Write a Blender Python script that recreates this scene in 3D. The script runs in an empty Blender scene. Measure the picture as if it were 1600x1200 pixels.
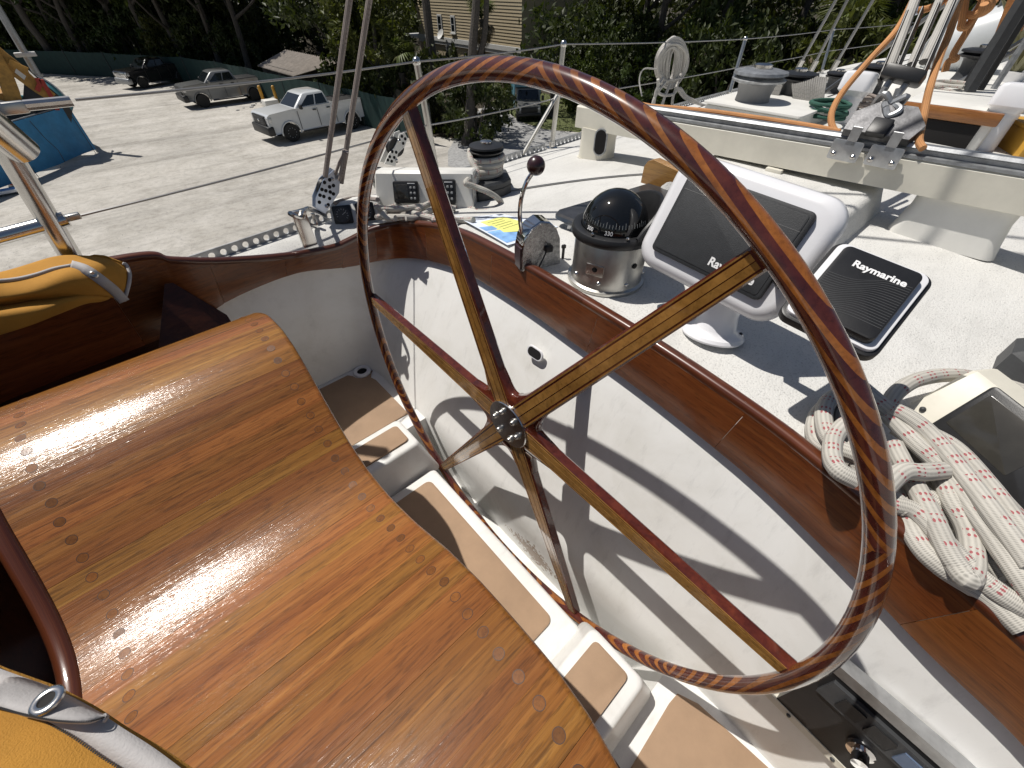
import bpy, bmesh, math, random
from math import sin, cos, pi, radians, sqrt, atan2
from mathutils import Vector, Matrix, Euler
random.seed(7)
SC = bpy.context.scene
COL = SC.collection

# ---------------------------------------------------------------- camera, light, exposure
# boat frame: X forward, Y port, Z up; the wheel hub is the origin
CM = Matrix(((0.7392, -0.4721, 0.4804), (-0.6735, -0.5181, 0.5272), (0.0, -0.7133, -0.7009)))
CAM = Vector((-0.4006, -0.4454, 0.7125))
FPX = 637.0
cd = bpy.data.cameras.new('camera')
cam = bpy.data.objects.new('camera', cd)
COL.objects.link(cam)
r, d, f = CM.col[0].normalized(), CM.col[1].normalized(), CM.col[2].normalized()
rot = Matrix((r, -d, -f)).transposed()
cam.matrix_world = Matrix.Translation(CAM) @ rot.to_4x4()
cd.sensor_width = 36.0
cd.lens = 36.0 * FPX / 1600.0
cd.clip_start = 0.02
cd.clip_end = 2000
SC.camera = cam

SUN = Vector((-0.22, 0.45, 1.0)).normalized()
W = bpy.data.worlds.new('World')
SC.world = W
W.use_nodes = True
nt = W.node_tree
nt.nodes.clear()
wo = nt.nodes.new('ShaderNodeOutputWorld')
bg = nt.nodes.new('ShaderNodeBackground')
sky = nt.nodes.new('ShaderNodeTexSky')
sky.sky_type = 'NISHITA'
sky.sun_disc = False
sky.sun_elevation = math.asin(SUN.z)
sky.sun_rotation = atan2(SUN.x, SUN.y)
sky.air_density = 1.0
sky.dust_density = 1.6
sky.ozone_density = 1.0
bg.inputs['Strength'].default_value = 0.055
nt.links.new(sky.outputs[0], bg.inputs[0])
nt.links.new(bg.outputs[0], wo.inputs[0])
sl = bpy.data.lights.new('sun', 'SUN')
sl.energy = 4.8
sl.angle = radians(0.55)
sl.color = (1.0, 0.955, 0.89)
so = bpy.data.objects.new('sun', sl)
COL.objects.link(so)
so.rotation_euler = SUN.to_track_quat('Z', 'Y').to_euler()
so.location = (0, 0, 30)
vs = SC.view_settings
vs.view_transform = 'Standard'
vs.look = 'None'
vs.gamma = 1.0
vs.exposure = -0.1
vs.use_curve_mapping = False
SC.cycles.max_bounces = 8
SC.cycles.transparent_max_bounces = 12

GZ = -5.5          # yard level


def ray(u, v):
    return CM @ Vector(((u - 800) / FPX, (v - 600) / FPX, 1.0))


def D(u, v, z):
    """point of the level z that lies in direction (u, v) from the helm"""
    q = ray(u, v)
    return CAM + q * ((z - CAM.z) / q.z)


def DX(u, v, x):
    q = ray(u, v)
    return CAM + q * ((x - CAM.x) / q.x)


def DY(u, v, y):
    q = ray(u, v)
    return CAM + q * ((y - CAM.y) / q.y)


# ---------------------------------------------------------------- materials
def newmat(name):
    m = bpy.data.materials.new(name)
    m.use_nodes = True
    t = m.node_tree
    return m, t, t.nodes['Principled BSDF']


def nd(t, kind, **kw):
    n = t.nodes.new(kind)
    for k, v in kw.items():
        if k in n.inputs.keys():
            n.inputs[k].default_value = v
        else:
            setattr(n, k, v)
    return n


def lk(t, a, b):
    t.links.new(a, b)


def mth(t, op, a, b=None, c=None):
    n = t.nodes.new('ShaderNodeMath')
    n.operation = op
    for i, x in enumerate((a, b, c)):
        if x is None:
            continue
        if isinstance(x, (int, float)):
            n.inputs[i].default_value = x
        else:
            t.links.new(x, n.inputs[i])
    return n.outputs[0]


def mixc(t, fac, a, b, blend='MIX'):
    n = t.nodes.new('ShaderNodeMix')
    n.data_type = 'RGBA'
    n.blend_type = blend
    for s, x in ((n.inputs[0], fac), (n.inputs[6], a), (n.inputs[7], b)):
        if isinstance(x, (int, float)):
            s.default_value = x
        elif isinstance(x, (tuple, list)):
            s.default_value = (*x[:3], 1)
        else:
            t.links.new(x, s)
    return n.outputs[2]


def coord(t, scale=(1, 1, 1), src='Object', rand=False):
    tc = t.nodes.new('ShaderNodeTexCoord')
    mp = t.nodes.new('ShaderNodeMapping')
    mp.inputs['Scale'].default_value = scale
    o = tc.outputs[src]
    if rand:
        oi = t.nodes.new('ShaderNodeObjectInfo')
        v = t.nodes.new('ShaderNodeVectorMath')
        v.operation = 'MULTIPLY_ADD'
        v.inputs[1].default_value = (17.3, 11.1, 23.7)
        lk(t, oi.outputs['Random'], v.inputs[0])
        lk(t, o, v.inputs[2])
        o = v.outputs[0]
    lk(t, o, mp.inputs[0])
    return mp.outputs[0]


def noise(t, vec, scale, detail=4, rough=.6, dist=0):
    n = nd(t, 'ShaderNodeTexNoise')
    n.inputs['Scale'].default_value = scale
    n.inputs['Detail'].default_value = detail
    n.inputs['Roughness'].default_value = rough
    n.inputs['Distortion'].default_value = dist
    lk(t, vec, n.inputs['Vector'])
    return n.outputs['Fac']


def ramp(t, fac, stops):
    n = t.nodes.new('ShaderNodeValToRGB')
    e = n.color_ramp.elements
    while len(e) > 1:
        e.remove(e[-1])
    for i, (p, c) in enumerate(stops):
        k = e[0] if i == 0 else e.new(p)
        k.position = p
        k.color = (*c[:3], 1) if not isinstance(c, (int, float)) else (c, c, c, 1)
    lk(t, fac, n.inputs[0])
    return n.outputs[0]


def bump(t, p, h, strength=.3, dist=.002):
    b = t.nodes.new('ShaderNodeBump')
    b.inputs['Strength'].default_value = strength
    b.inputs['Distance'].default_value = dist
    lk(t, h, b.inputs['Height'])
    lk(t, b.outputs[0], p.inputs['Normal'])


def plain(name, col, rough=.5, metal=0, var=.12, vs_=8, bs=0, bscale=200, bdist=.001, coat=0, spec=.5, cr=.05):
    m, t, p = newmat(name)
    v = coord(t)
    if var:
        n = noise(t, v, vs_, 5, .65)
        lo = [max(0, c * (1 - var)) for c in col]
        hi = [min(1, c * (1 + var)) for c in col]
        lk(t, ramp(t, n, [(.3, lo), (.7, hi)]), p.inputs['Base Color'])
    else:
        p.inputs['Base Color'].default_value = (*col, 1)
    p.inputs['Roughness'].default_value = rough
    p.inputs['Metallic'].default_value = metal
    p.inputs['Specular IOR Level'].default_value = spec
    p.inputs['Coat Weight'].default_value = coat
    p.inputs['Coat Roughness'].default_value = cr
    if bs:
        bump(t, p, noise(t, v, bscale, 4, .6), bs, bdist)
    return m


def wood(name, c1, c2, c3, stretch=(2.5, 60, 60), src='Object', rough=.35, coat=1.0, cr=.06, rv=.35, bstr=.1, hue=0.0, spec=.3, pore=0.0):
    """long grain along the axis with the small stretch"""
    m, t, p = newmat(name)
    v = coord(t, stretch, src, True)
    n1 = noise(t, v, 1.0, 6, .62, .6)
    v2 = coord(t, tuple(s * 5 for s in stretch), src, True)
    n2 = noise(t, v2, 1.0, 4, .7)
    c = ramp(t, n1, [(.28, c1), (.5, c2), (.72, c3)])
    k = ramp(t, n2, [(.3, .55), (.5, 1.0), (.8, 1.12)])
    c = mixc(t, .75, c, k, 'MULTIPLY')
    if pore:
        v3 = coord(t, tuple(q * 3.4 if q > 20 else q * 16 for q in stretch), src, True)
        n3 = noise(t, v3, 1.0, 2, .5)
        c = mixc(t, pore, c, ramp(t, n3, [(.34, .45), (.47, 1.0)]), 'MULTIPLY')
    oi = t.nodes.new('ShaderNodeObjectInfo')
    br = mth(t, 'MULTIPLY_ADD', oi.outputs['Random'], rv, 1 - rv / 2)
    hs = t.nodes.new('ShaderNodeHueSaturation')
    lk(t, br, hs.inputs['Value'])
    lk(t, c, hs.inputs['Color'])
    if hue:
        r2 = mth(t, 'FRACT', mth(t, 'MULTIPLY', oi.outputs['Random'], 7.31))
        lk(t, mth(t, 'MULTIPLY_ADD', r2, hue, .5 - hue * .5), hs.inputs['Hue'])
    lk(t, hs.outputs[0], p.inputs['Base Color'])
    p.inputs['Roughness'].default_value = rough
    p.inputs['Specular IOR Level'].default_value = spec
    p.inputs['Coat Weight'].default_value = coat
    p.inputs['Coat Roughness'].default_value = cr
    if bstr:
        b = t.nodes.new('ShaderNodeBump')
        b.inputs['Strength'].default_value = bstr
        b.inputs['Distance'].default_value = .001
        lk(t, n2, b.inputs['Height'])
        lk(t, b.outputs[0], p.inputs['Normal'])
        lk(t, b.outputs[0], p.inputs['Coat Normal'])
    return m


def ropemat(name, base, fleck=None, pu=.034, dark=.55):
    m, t, p = newmat(name)
    tc = t.nodes.new('ShaderNodeTexCoord')
    sp = t.nodes.new('ShaderNodeSeparateXYZ')
    lk(t, tc.outputs['UV'], sp.inputs[0])
    u, v = sp.outputs[0], sp.outputs[1]
    # braid: two crossing helices
    a = mth(t, 'SINE', mth(t, 'ADD', mth(t, 'MULTIPLY', u, 2 * pi / .0042), mth(t, 'MULTIPLY', v, 2 * pi * 6)))
    b = mth(t, 'SINE', mth(t, 'SUBTRACT', mth(t, 'MULTIPLY', u, 2 * pi / .0042), mth(t, 'MULTIPLY', v, 2 * pi * 6)))
    br = mth(t, 'MULTIPLY_ADD', mth(t, 'MULTIPLY', a, b), .5, .5)
    lo = [c * dark for c in base]
    c = ramp(t, br, [(.0, lo), (.55, base)])
    vn = coord(t, (1, 1, 1))
    n = noise(t, vn, 14, 4)
    c = mixc(t, .7, c, ramp(t, n, [(.3, .72), (.6, 1.0)]), 'MULTIPLY')
    if fleck:
        s1 = mth(t, 'GREATER_THAN', mth(t, 'SINE', mth(t, 'MULTIPLY', u, 2 * pi / pu)), .15)
        k1 = mth(t, 'ADD', mth(t, 'MULTIPLY', v, 2 * pi * 7), mth(t, 'MULTIPLY', u, 2 * pi / .021))
        k2 = mth(t, 'SUBTRACT', mth(t, 'MULTIPLY', v, 2 * pi * 7), mth(t, 'MULTIPLY', u, 2 * pi / .021))
        s2 = mth(t, 'MULTIPLY', mth(t, 'SINE', k1), mth(t, 'SINE', k2))
        s3 = mth(t, 'GREATER_THAN', mth(t, 'SINE', mth(t, 'ADD', mth(t, 'MULTIPLY', v, 2 * pi * 2), mth(t, 'MULTIPLY', u, 9))), .1)
        g = mth(t, 'MULTIPLY', mth(t, 'MULTIPLY', mth(t, 'GREATER_THAN', s2, .38), s1), s3)
        g = mth(t, 'MULTIPLY', g, .85)
        c = mixc(t, g, c, fleck)
    lk(t, c, p.inputs['Base Color'])
    p.inputs['Roughness'].default_value = .85
    bump(t, p, br, .5, .0012)
    return m


MT = {}
# ---------------------------------------------------------------- object helpers
def wmat(o):
    m = Matrix.Identity(4)
    while o is not None:
        loc = Matrix.Translation(o.location) @ o.rotation_euler.to_matrix().to_4x4() @ Matrix.Diagonal((*o.scale, 1))
        m = (o.matrix_parent_inverse @ loc if o.parent else loc) @ m
        o = o.parent
    return m


def tag(o, label=None, cat=None, group=None, kind=None):
    for k, v in (('label', label), ('category', cat), ('group', group), ('kind', kind)):
        if v:
            o[k] = v
    return o


def thing(name, label, cat, loc=(0, 0, 0), rz=0.0, group=None):
    o = bpy.data.objects.new(name, None)
    o.empty_display_size = .05
    COL.objects.link(o)
    o.location = loc
    o.rotation_euler = (0, 0, rz)
    return tag(o, label, cat, group)


def link(name, me, parent=None, local=False):
    o = bpy.data.objects.new(name, me)
    COL.objects.link(o)
    if parent is not None:
        o.parent = parent
        if not local:
            o.matrix_parent_inverse = wmat(parent).inverted()
    return o


class G:
    """collects geometry for ONE mesh"""

    def __init__(s):
        s.v, s.f, s.uv, s.mi = [], [], {}, []

    def add(s, vs_, fs, uvs=None, mi=0, M=None):
        o = len(s.v)
        if M is not None:
            vs_ = [M @ Vector(p) for p in vs_]
        s.v += [tuple(p) for p in vs_]
        for i, fa in enumerate(fs):
            if uvs:
                s.uv[len(s.f)] = uvs[i]
            s.f.append([o + k for k in fa])
            s.mi.append(mi)
        return s

    def box(s, c, d, M=None, mi=0):
        x, y, z = d[0] / 2, d[1] / 2, d[2] / 2
        vs_ = [(c[0] + a * x, c[1] + b * y, c[2] + e * z) for a in (-1, 1) for b in (-1, 1) for e in (-1, 1)]
        return s.add(vs_, [(0, 1, 3, 2), (4, 6, 7, 5), (0, 4, 5, 1), (2, 3, 7, 6), (0, 2, 6, 4), (1, 5, 7, 3)], None, mi, M)

    def bbox(s, c, d, b=.005, seg=2, M=None, mi=0):
        bm = bmesh.new()
        bmesh.ops.create_cube(bm, size=1)
        for v in bm.verts:
            v.co = Vector((c[0] + v.co.x * d[0], c[1] + v.co.y * d[1], c[2] + v.co.z * d[2]))
        bmesh.ops.bevel(bm, geom=bm.edges[:], offset=b, segments=seg, affect='EDGES', profile=.5)
        return s.bm(bm, M, mi)

    def bm(s, bm, M=None, mi=0):
        bm.verts.index_update()
        s.add([v.co.copy() for v in bm.verts], [[v.index for v in fc.verts] for fc in bm.faces], None, mi, M)
        bm.free()
        return s

    def lathe(s, prof, n=24, M=None, mi=0, cap=True):
        """prof: list of (radius, height) turned about Z"""
        vs_, fs = [], []
        for r_, h in prof:
            for k in range(n):
                a = 2 * pi * k / n
                vs_.append((r_ * cos(a), r_ * sin(a), h))
        for i in range(len(prof) - 1):
            for k in range(n):
                k2 = (k + 1) % n
                fs.append((i * n + k, i * n + k2, (i + 1) * n + k2, (i + 1) * n + k))
        if cap:
            if prof[0][0] > 1e-6:
                fs.append(tuple(range(n - 1, -1, -1)))
            if prof[-1][0] > 1e-6:
                fs.append(tuple((len(prof) - 1) * n + k for k in range(n)))
        return s.add(vs_, fs, None, mi, M)

    def tube(s, pts, r_, n=8, cap=True, closed=False, mi=0, M=None, flat=None):
        """round tube along points; uv = metres along, 0..1 around; r_ number or list"""
        P = [Vector(p) for p in pts]
        m = len(P)
        rs = r_ if isinstance(r_, (list, tuple)) else [r_] * m
        up = None
        rings, L, acc = [], [], 0
        for i in range(m):
            if closed:
                t_ = (P[(i + 1) % m] - P[i - 1])
            else:
                t_ = P[min(i + 1, m - 1)] - P[max(i - 1, 0)]
            if t_.length < 1e-9:
                t_ = Vector((0, 0, 1))
            t_.normalize()
            if up is None:
                up = Vector((0, 0, 1)) if abs(t_.z) < .9 else Vector((1, 0, 0))
            up = (up - t_ * up.dot(t_))
            if up.length < 1e-6:
                up = t_.orthogonal()
            up.normalize()
            sd = t_.cross(up)
            if i:
                acc += (P[i] - P[i - 1]).length
            L.append(acc)
            rings.append([P[i] + (up * cos(2 * pi * k / n) + sd * sin(2 * pi * k / n)) * rs[i] for k in range(n)])
        vs_ = [p for rg in rings for p in rg]
        fs, uvs = [], []
        for i in range(m if closed else m - 1):
            j = (i + 1) % m
            l1 = L[j] if j else L[-1] + (P[0] - P[-1]).length
            for k in range(n):
                k2 = (k + 1) % n
                fs.append((i * n + k, i * n + k2, j * n + k2, j * n + k))
                uvs.append(((L[i], k / n), (L[i], (k + 1) / n), (l1, (k + 1) / n), (l1, k / n)))
        if cap and not closed:
            fs.append(tuple(range(n - 1, -1, -1)))
            uvs.append([(0, 0)] * n)
            fs.append(tuple((m - 1) * n + k for k in range(n)))
            uvs.append([(L[-1], 0)] * n)
        return s.add(vs_, fs, uvs, mi, M)

    def prism(s, poly, h0, h1, M=None, mi=0, top=None):
        """polygon in XY between two heights; top: optional other polygon for the upper face"""
        n = len(poly)
        q = top or poly
        vs_ = [(p[0], p[1], h0) for p in poly] + [(p[0], p[1], h1) for p in q]
        fs = [tuple(range(n - 1, -1, -1)), tuple(range(n, 2 * n))]
        fs += [(i, (i + 1) % n, n + (i + 1) % n, n + i) for i in range(n)]
        return s.add(vs_, fs, None, mi, M)

    def stack(s, layers, M=None, mi=0, caps=True):
        """layers: list of equal-length 3D loops"""
        n = len(layers[0])
        vs_ = [p for l in layers for p in l]
        fs = []
        for i in range(len(layers) - 1):
            for k in range(n):
                k2 = (k + 1) % n
                fs.append((i * n + k, i * n + k2, (i + 1) * n + k2, (i + 1) * n + k))
        if caps:
            fs.append(tuple(range(n - 1, -1, -1)))
            fs.append(tuple((len(layers) - 1) * n + k for k in range(n)))
        return s.add(vs_, fs, None, mi, M)

    def grid(s, rows, uvs=None, mi=0, M=None):
        n = len(rows[0])
        vs_ = [p for r_ in rows for p in r_]
        fs, uu = [], []
        for i in range(len(rows) - 1):
            for k in range(n - 1):
                fs.append((i * n + k, i * n + k + 1, (i + 1) * n + k + 1, (i + 1) * n + k))
                if uvs:
                    uu.append((uvs[i][k], uvs[i][k + 1], uvs[i + 1][k + 1], uvs[i + 1][k]))
        return s.add(vs_, fs, uu or None, mi, M)

    def sphere(s, c, r_, n=16, m=10, sc=(1, 1, 1), M=None, mi=0):
        prof = [(max(1e-5, sin(pi * i / m)) * r_, -cos(pi * i / m) * r_) for i in range(m + 1)]
        T = Matrix.Translation(c) @ Matrix.Diagonal((*sc, 1))
        return s.lathe(prof, n, (M @ T) if M is not None else T, mi, cap=False)

    def mesh(s, name, mats, angle=35, smooth=True):
        me = bpy.data.meshes.new(name)
        me.from_pydata(s.v, [], s.f)
        for m in (mats if isinstance(mats, (list, tuple)) else [mats]):
            me.materials.append(m)
        if len(me.materials) > 1:
            me.polygons.foreach_set('material_index', s.mi)
        if s.uv:
            ul = me.uv_layers.new(name='UVMap')
            for i, pl in enumerate(me.polygons):
                if i in s.uv:
                    for k, li in enumerate(pl.loop_indices):
                        ul.data[li].uv = s.uv[i][k]
        if smooth:
            me.polygons.foreach_set('use_smooth', [True] * len(me.polygons))
            me.set_sharp_from_angle(angle=radians(angle))
        me.update()
        return me

    def obj(s, name, mats, parent=None, local=False, angle=35, smooth=True, fix=True):
        me = s.mesh(name, mats, angle, smooth)
        if fix:
            bm = bmesh.new()
            bm.from_mesh(me)
            bmesh.ops.recalc_face_normals(bm, faces=bm.faces[:])
            bm.to_mesh(me)
            bm.free()
            if smooth:
                me.set_sharp_from_angle(angle=radians(angle))
        return link(name, me, parent, local)


def dup(o, parent=None, loc=None, rz=None, sc=None, label=None, group=None):
    """copy of a thing with copies of its parts and sub-parts (meshes shared)"""
    c = o.copy()
    COL.objects.link(c)
    if parent is not None:
        c.parent = parent
        c.matrix_parent_inverse = o.matrix_parent_inverse.copy()
    if loc is not None:
        c.location = loc
    if rz is not None:
        c.rotation_euler = (0, 0, rz)
    if sc is not None:
        c.scale = (sc, sc, sc) if isinstance(sc, (int, float)) else sc
    if label:
        c['label'] = label
    if group:
        c['group'] = group
    for ch in KIDS.get(o.name, []):
        k = dup(ch, c)
    return c


KIDS = {}


def kids_of(o):
    KIDS[o.name] = [c for c in COL.objects if c.parent == o]
    for c in KIDS[o.name]:
        kids_of(c)


def spline(pts, n=8, closed=False):
    P = [Vector(p) for p in pts]
    m = len(P)
    out = []
    for i in range(m if closed else m - 1):
        p0 = P[(i - 1) % m] if closed or i > 0 else P[0] * 2 - P[1]
        p1, p2 = P[i], P[(i + 1) % m]
        p3 = P[(i + 2) % m] if closed or i + 2 < m else P[-1] * 2 - P[-2]
        for k in range(n):
            t = k / n
            out.append(.5 * ((2 * p1) + (p2 - p0) * t + (2 * p0 - 5 * p1 + 4 * p2 - p3) * t * t + (3 * p1 - p0 - 3 * p2 + p3) * t ** 3))
    if not closed:
        out.append(P[-1].copy())
    return out


def rrect(w, h, r_, n=4, c=(0, 0)):
    out = []
    for sx, sy, a0 in ((1, 1, 0), (-1, 1, pi / 2), (-1, -1, pi), (1, -1, 3 * pi / 2)):
        for k in range(n + 1):
            a = a0 + pi / 2 * k / n
            out.append((c[0] + sx * (w / 2 - r_) + r_ * cos(a), c[1] + sy * (h / 2 - r_) + r_ * sin(a)))
    return out


def slab(g, w, h, r_, z0, z1, b, M=None, mi=0, n=4):
    """rounded-rectangle plate with an eased upper edge"""
    L = []
    for z, ins in ((z0, 0), (z1 - b, 0), (z1 - b * .3, b * .3), (z1, b)):
        L.append([(x, y, z) for x, y in rrect(w - 2 * ins, h - 2 * ins, max(r_ - ins, .0005), n)])
    return g.stack(L, M, mi)


def frame(o, xd, yd):
    """matrix with origin o, x along xd, y close to yd"""
    x = Vector(xd).normalized()
    z = x.cross(Vector(yd)).normalized()
    y = z.cross(x)
    m = Matrix((x, y, z)).transposed().to_4x4()
    m.translation = Vector(o)
    return m


def align(o, zd, xh=(1, 0, 0)):
    z = Vector(zd).normalized()
    x = Vector(xh)
    if abs(x.normalized().dot(z)) > .98:
        x = Vector((0, 1, 0))
    x = (x - z * x.dot(z)).normalized()
    m = Matrix((x, z.cross(x), z)).transposed().to_4x4()
    m.translation = Vector(o)
    return m


def rod(g, a, b, r_, n=8, mi=0):
    return g.tube([a, b], r_, n, True, False, mi)


def text(name, body, size, M, mat, parent, bold=.012, ext=.0004, sx=1.0):
    cu = bpy.data.curves.new(name, 'FONT')
    cu.body = body
    cu.size = size
    cu.extrude = ext
    cu.offset = bold * size
    cu.align_x = 'CENTER'
    cu.align_y = 'CENTER'
    cu.resolution_u = 3
    o = bpy.data.objects.new(name, cu)
    COL.objects.link(o)
    bpy.context.view_layer.update()
    me = bpy.data.meshes.new_from_object(o.evaluated_get(bpy.context.evaluated_depsgraph_get()))
    bpy.data.objects.remove(o)
    me.transform(M @ Matrix.Diagonal((sx, 1, 1, 1)))
    me.materials.clear()
    me.materials.append(mat)
    return link(name, me, parent)


# ---------------------------------------------------------------- the palette
def cockpit_white():
    m, t, p = newmat('gelcoat')
    v = coord(t)
    n = noise(t, v, 5, 6, .65, .5)
    c = ramp(t, n, [(.25, (.66, .65, .61)), (.5, (.76, .755, .73)), (.75, (.80, .80, .78))])
    n2 = noise(t, coord(t, (4, 14, 4)), 3, 5, .7)
    c = mixc(t, 1, c, ramp(t, n2, [(.25, .86), (.45, 1)]), 'MULTIPLY')
    # brown flaking stain at the foot of the forward wall of the wheel pit
    sp = t.nodes.new('ShaderNodeSeparateXYZ')
    lk(t, v, sp.inputs[0])
    dy = mth(t, 'ABSOLUTE', mth(t, 'SUBTRACT', sp.outputs[1], -.06))
    dz = mth(t, 'ABSOLUTE', mth(t, 'ADD', sp.outputs[2], .665))
    near = mth(t, 'SUBTRACT', 1, mth(t, 'ADD', mth(t, 'MULTIPLY', dy, 5), mth(t, 'MULTIPLY', dz, 11)))
    n3 = noise(t, v, 70, 5, .7)
    mk = mth(t, 'GREATER_THAN', mth(t, 'ADD', mth(t, 'MULTIPLY', near, .42), n3), .70)
    c = mixc(t, mk, c, (.22, .12, .05))
    lk(t, c, p.inputs['Base Color'])
    p.inputs['Roughness'].default_value = .32
    p.inputs['Specular IOR Level'].default_value = .5
    bump(t, p, noise(t, v, 30, 4), .12, .002)
    return m


def deck_paint():
    m, t, p = newmat('nonskid_deck')
    v = coord(t)
    n = noise(t, v, 260, 3, .6)
    n2 = noise(t, v, 2.2, 6, .65, .6)
    n3 = noise(t, coord(t, (3, 12, 3)), 1.6, 5, .7)
    c = ramp(t, n2, [(.25, (.52, .513, .485)), (.55, (.655, .648, .62)), (.8, (.71, .703, .68))])
    c = mixc(t, 1, c, ramp(t, n3, [(.25, .86), (.5, 1)]), 'MULTIPLY')
    c = mixc(t, 1, c, ramp(t, n, [(.28, .62), (.45, 1)]), 'MULTIPLY')
    lk(t, c, p.inputs['Base Color'])
    p.inputs['Roughness'].default_value = .75
    bump(t, p, n, .9, .0022)
    return m


def gravel_mat():
    m, t, p = newmat('crushed_shell')
    v = coord(t)
    n = noise(t, v, 1.0, 8, .7, .4)
    n2 = noise(t, v, 26, 4, .75)
    n3 = noise(t, v, .16, 4, .6, .6)
    tc = t.nodes.new('ShaderNodeTexCoord')

    def tracks(ang, sx, sy):
        mp = t.nodes.new('ShaderNodeMapping')
        mp.inputs['Rotation'].default_value = (0, 0, ang)
        mp.inputs['Scale'].default_value = (sx, sy, 1)
        lk(t, tc.outputs['Object'], mp.inputs[0])
        return noise(t, mp.outputs[0], 1.0, 5, .62, .35)
    w1 = tracks(.55, .05, 1.5)
    w2 = tracks(1.25, .06, 1.2)
    w = mth(t, 'MULTIPLY', mth(t, 'ADD', w1, w2), .5)
    c = ramp(t, n, [(.3, (.36, .338, .30)), (.5, (.47, .447, .405)), (.72, (.545, .52, .48))])
    c = mixc(t, 1, c, ramp(t, n2, [(.25, .5), (.42, .95), (.7, 1.08)]), 'MULTIPLY')
    c = mixc(t, 1, c, ramp(t, n3, [(.3, .82), (.6, 1.04)]), 'MULTIPLY')
    n4 = noise(t, v, 5.5, 5, .7)
    c = mixc(t, 1, c, ramp(t, n4, [(.3, .78), (.5, 1.0), (.7, 1.05)]), 'MULTIPLY')
    c = mixc(t, 1, c, ramp(t, w, [(.38, .78), (.5, 1.0), (.62, 1.06)]), 'MULTIPLY')
    lk(t, c, p.inputs['Base Color'])
    p.inputs['Roughness'].default_value = .95
    p.inputs['Specular IOR Level'].default_value = .2
    h = mth(t, 'ADD', n2, mth(t, 'MULTIPLY', w, 2.0))
    bump(t, p, h, .7, .03)
    return m


def leafmat(name, dark, light, sat=1):
    m, t, p = newmat(name)
    oi = t.nodes.new('ShaderNodeObjectInfo')
    v = coord(t)
    n = noise(t, v, 1.3, 3, .6)
    n2 = noise(t, v, 9, 2, .5)
    c = ramp(t, mth(t, 'ADD', mth(t, 'MULTIPLY', n, .6), mth(t, 'MULTIPLY', n2, .4)), [(.36, dark), (.66, light)])
    hs = t.nodes.new('ShaderNodeHueSaturation')
    lk(t, c, hs.inputs['Color'])
    lk(t, mth(t, 'MULTIPLY_ADD', oi.outputs['Random'], .5, .75), hs.inputs['Value'])
    lk(t, mth(t, 'MULTIPLY_ADD', oi.outputs['Random'], .04, .48), hs.inputs['Hue'])
    lk(t, hs.outputs[0], p.inputs['Base Color'])
    p.inputs['Roughness'].default_value = .55
    p.inputs['Specular IOR Level'].default_value = .35
    tr = t.nodes.new('ShaderNodeBsdfTranslucent')
    lk(t, mixc(t, 1, hs.outputs[0], (1.6, 1.7, .7), 'MULTIPLY'), tr.inputs[0])
    mx = t.nodes.new('ShaderNodeMixShader')
    mx.inputs[0].default_value = .22
    out = t.nodes['Material Output']
    lk(t, p.outputs[0], mx.inputs[1])
    lk(t, tr.outputs[0], mx.inputs[2])
    lk(t, mx.outputs[0], out.inputs[0])
    return m


MT['gel'] = cockpit_white()
MT['deck'] = deck_paint()
MT['gravel'] = gravel_mat()
MT['seat'] = wood('iroko_plank', (.170, .060, .010), (.255, .098, .017), (.345, .150, .032), (2.0, 70, 70), rough=.45, coat=.9, cr=.16, rv=.34, bstr=.42, hue=.018, spec=.2, pore=.6)
MT['bung'] = wood('iroko_bung', (.13, .043, .008), (.18, .064, .011), (.22, .085, .017), (60, 60, 60), rough=.45, coat=.5, cr=.2, rv=.6, spec=.2)
MT['seam'] = plain('dark_glue_line', (.05, .018, .006), .5, 0, .1)
MT['mahog'] = wood('mahogany', (.115, .030, .007), (.18, .050, .011), (.245, .078, .018), (2.5, 60, 1), 'UV', rough=.4, coat=.6, cr=.1, rv=.4, bstr=.2, hue=.012, spec=.2, pore=.5)
MT['mahogd'] = wood('mahogany_cap', (.055, .014, .006), (.09, .024, .009), (.13, .038, .013), (2.5, 55, 1), 'UV', rough=.3, coat=1, cr=.06, rv=.25)
MT['mahogp'] = wood('shaded_mahogany_panel', (.030, .008, .004), (.052, .014, .006), (.08, .024, .009), (3, 40, 40), rough=.45, coat=.3, cr=.12, rv=.4, spec=.2, pore=.4)  # darker mahogany: shade of the joinery under the cover is in the colour
MT['lining'] = wood('shaded_mahogany_lining', (.030, .008, .004), (.052, .014, .006), (.08, .024, .009), (2.5, 55, 1), 'UV', rough=.45, coat=.4, cr=.12, rv=.4, spec=.2, pore=.4)  # same deepened tone, the lining's shade put into its colour
MT['purple'] = wood('purpleheart', (.042, .009, .008), (.070, .016, .012), (.10, .025, .016), (30, 30, 30), rough=.25, coat=1, cr=.035, rv=.35, bstr=.03)
MT['orange'] = wood('padauk', (.17, .052, .010), (.26, .088, .018), (.34, .13, .030), (30, 30, 30), rough=.25, coat=1, cr=.035, rv=.4, bstr=.03)
MT['spokeb'] = wood('spoke_mahogany', (.050, .010, .006), (.085, .017, .009), (.14, .032, .014), (25, 25, 25), rough=.22, coat=1, cr=.03, rv=.2, bstr=.03)
MT['spoket'] = wood('spoke_teak', (.20, .095, .022), (.30, .15, .036), (.40, .21, .055), (22, 22, 22), rough=.25, coat=1, cr=.035, rv=.3, bstr=.03)
MT['bamboo'] = wood('teak_board', (.24, .11, .025), (.36, .18, .045), (.46, .25, .07), (40, 3, 40), rough=.4, coat=.6, cr=.15)
MT['hatchwood'] = wood('hatch_teak', (.22, .08, .02), (.33, .13, .035), (.42, .18, .05), (40, 3, 40), rough=.4, coat=.6, cr=.12)
MT['steel'] = plain('stainless', (.62, .61, .59), .2, 1, .1, 30, .05, 300)
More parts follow.
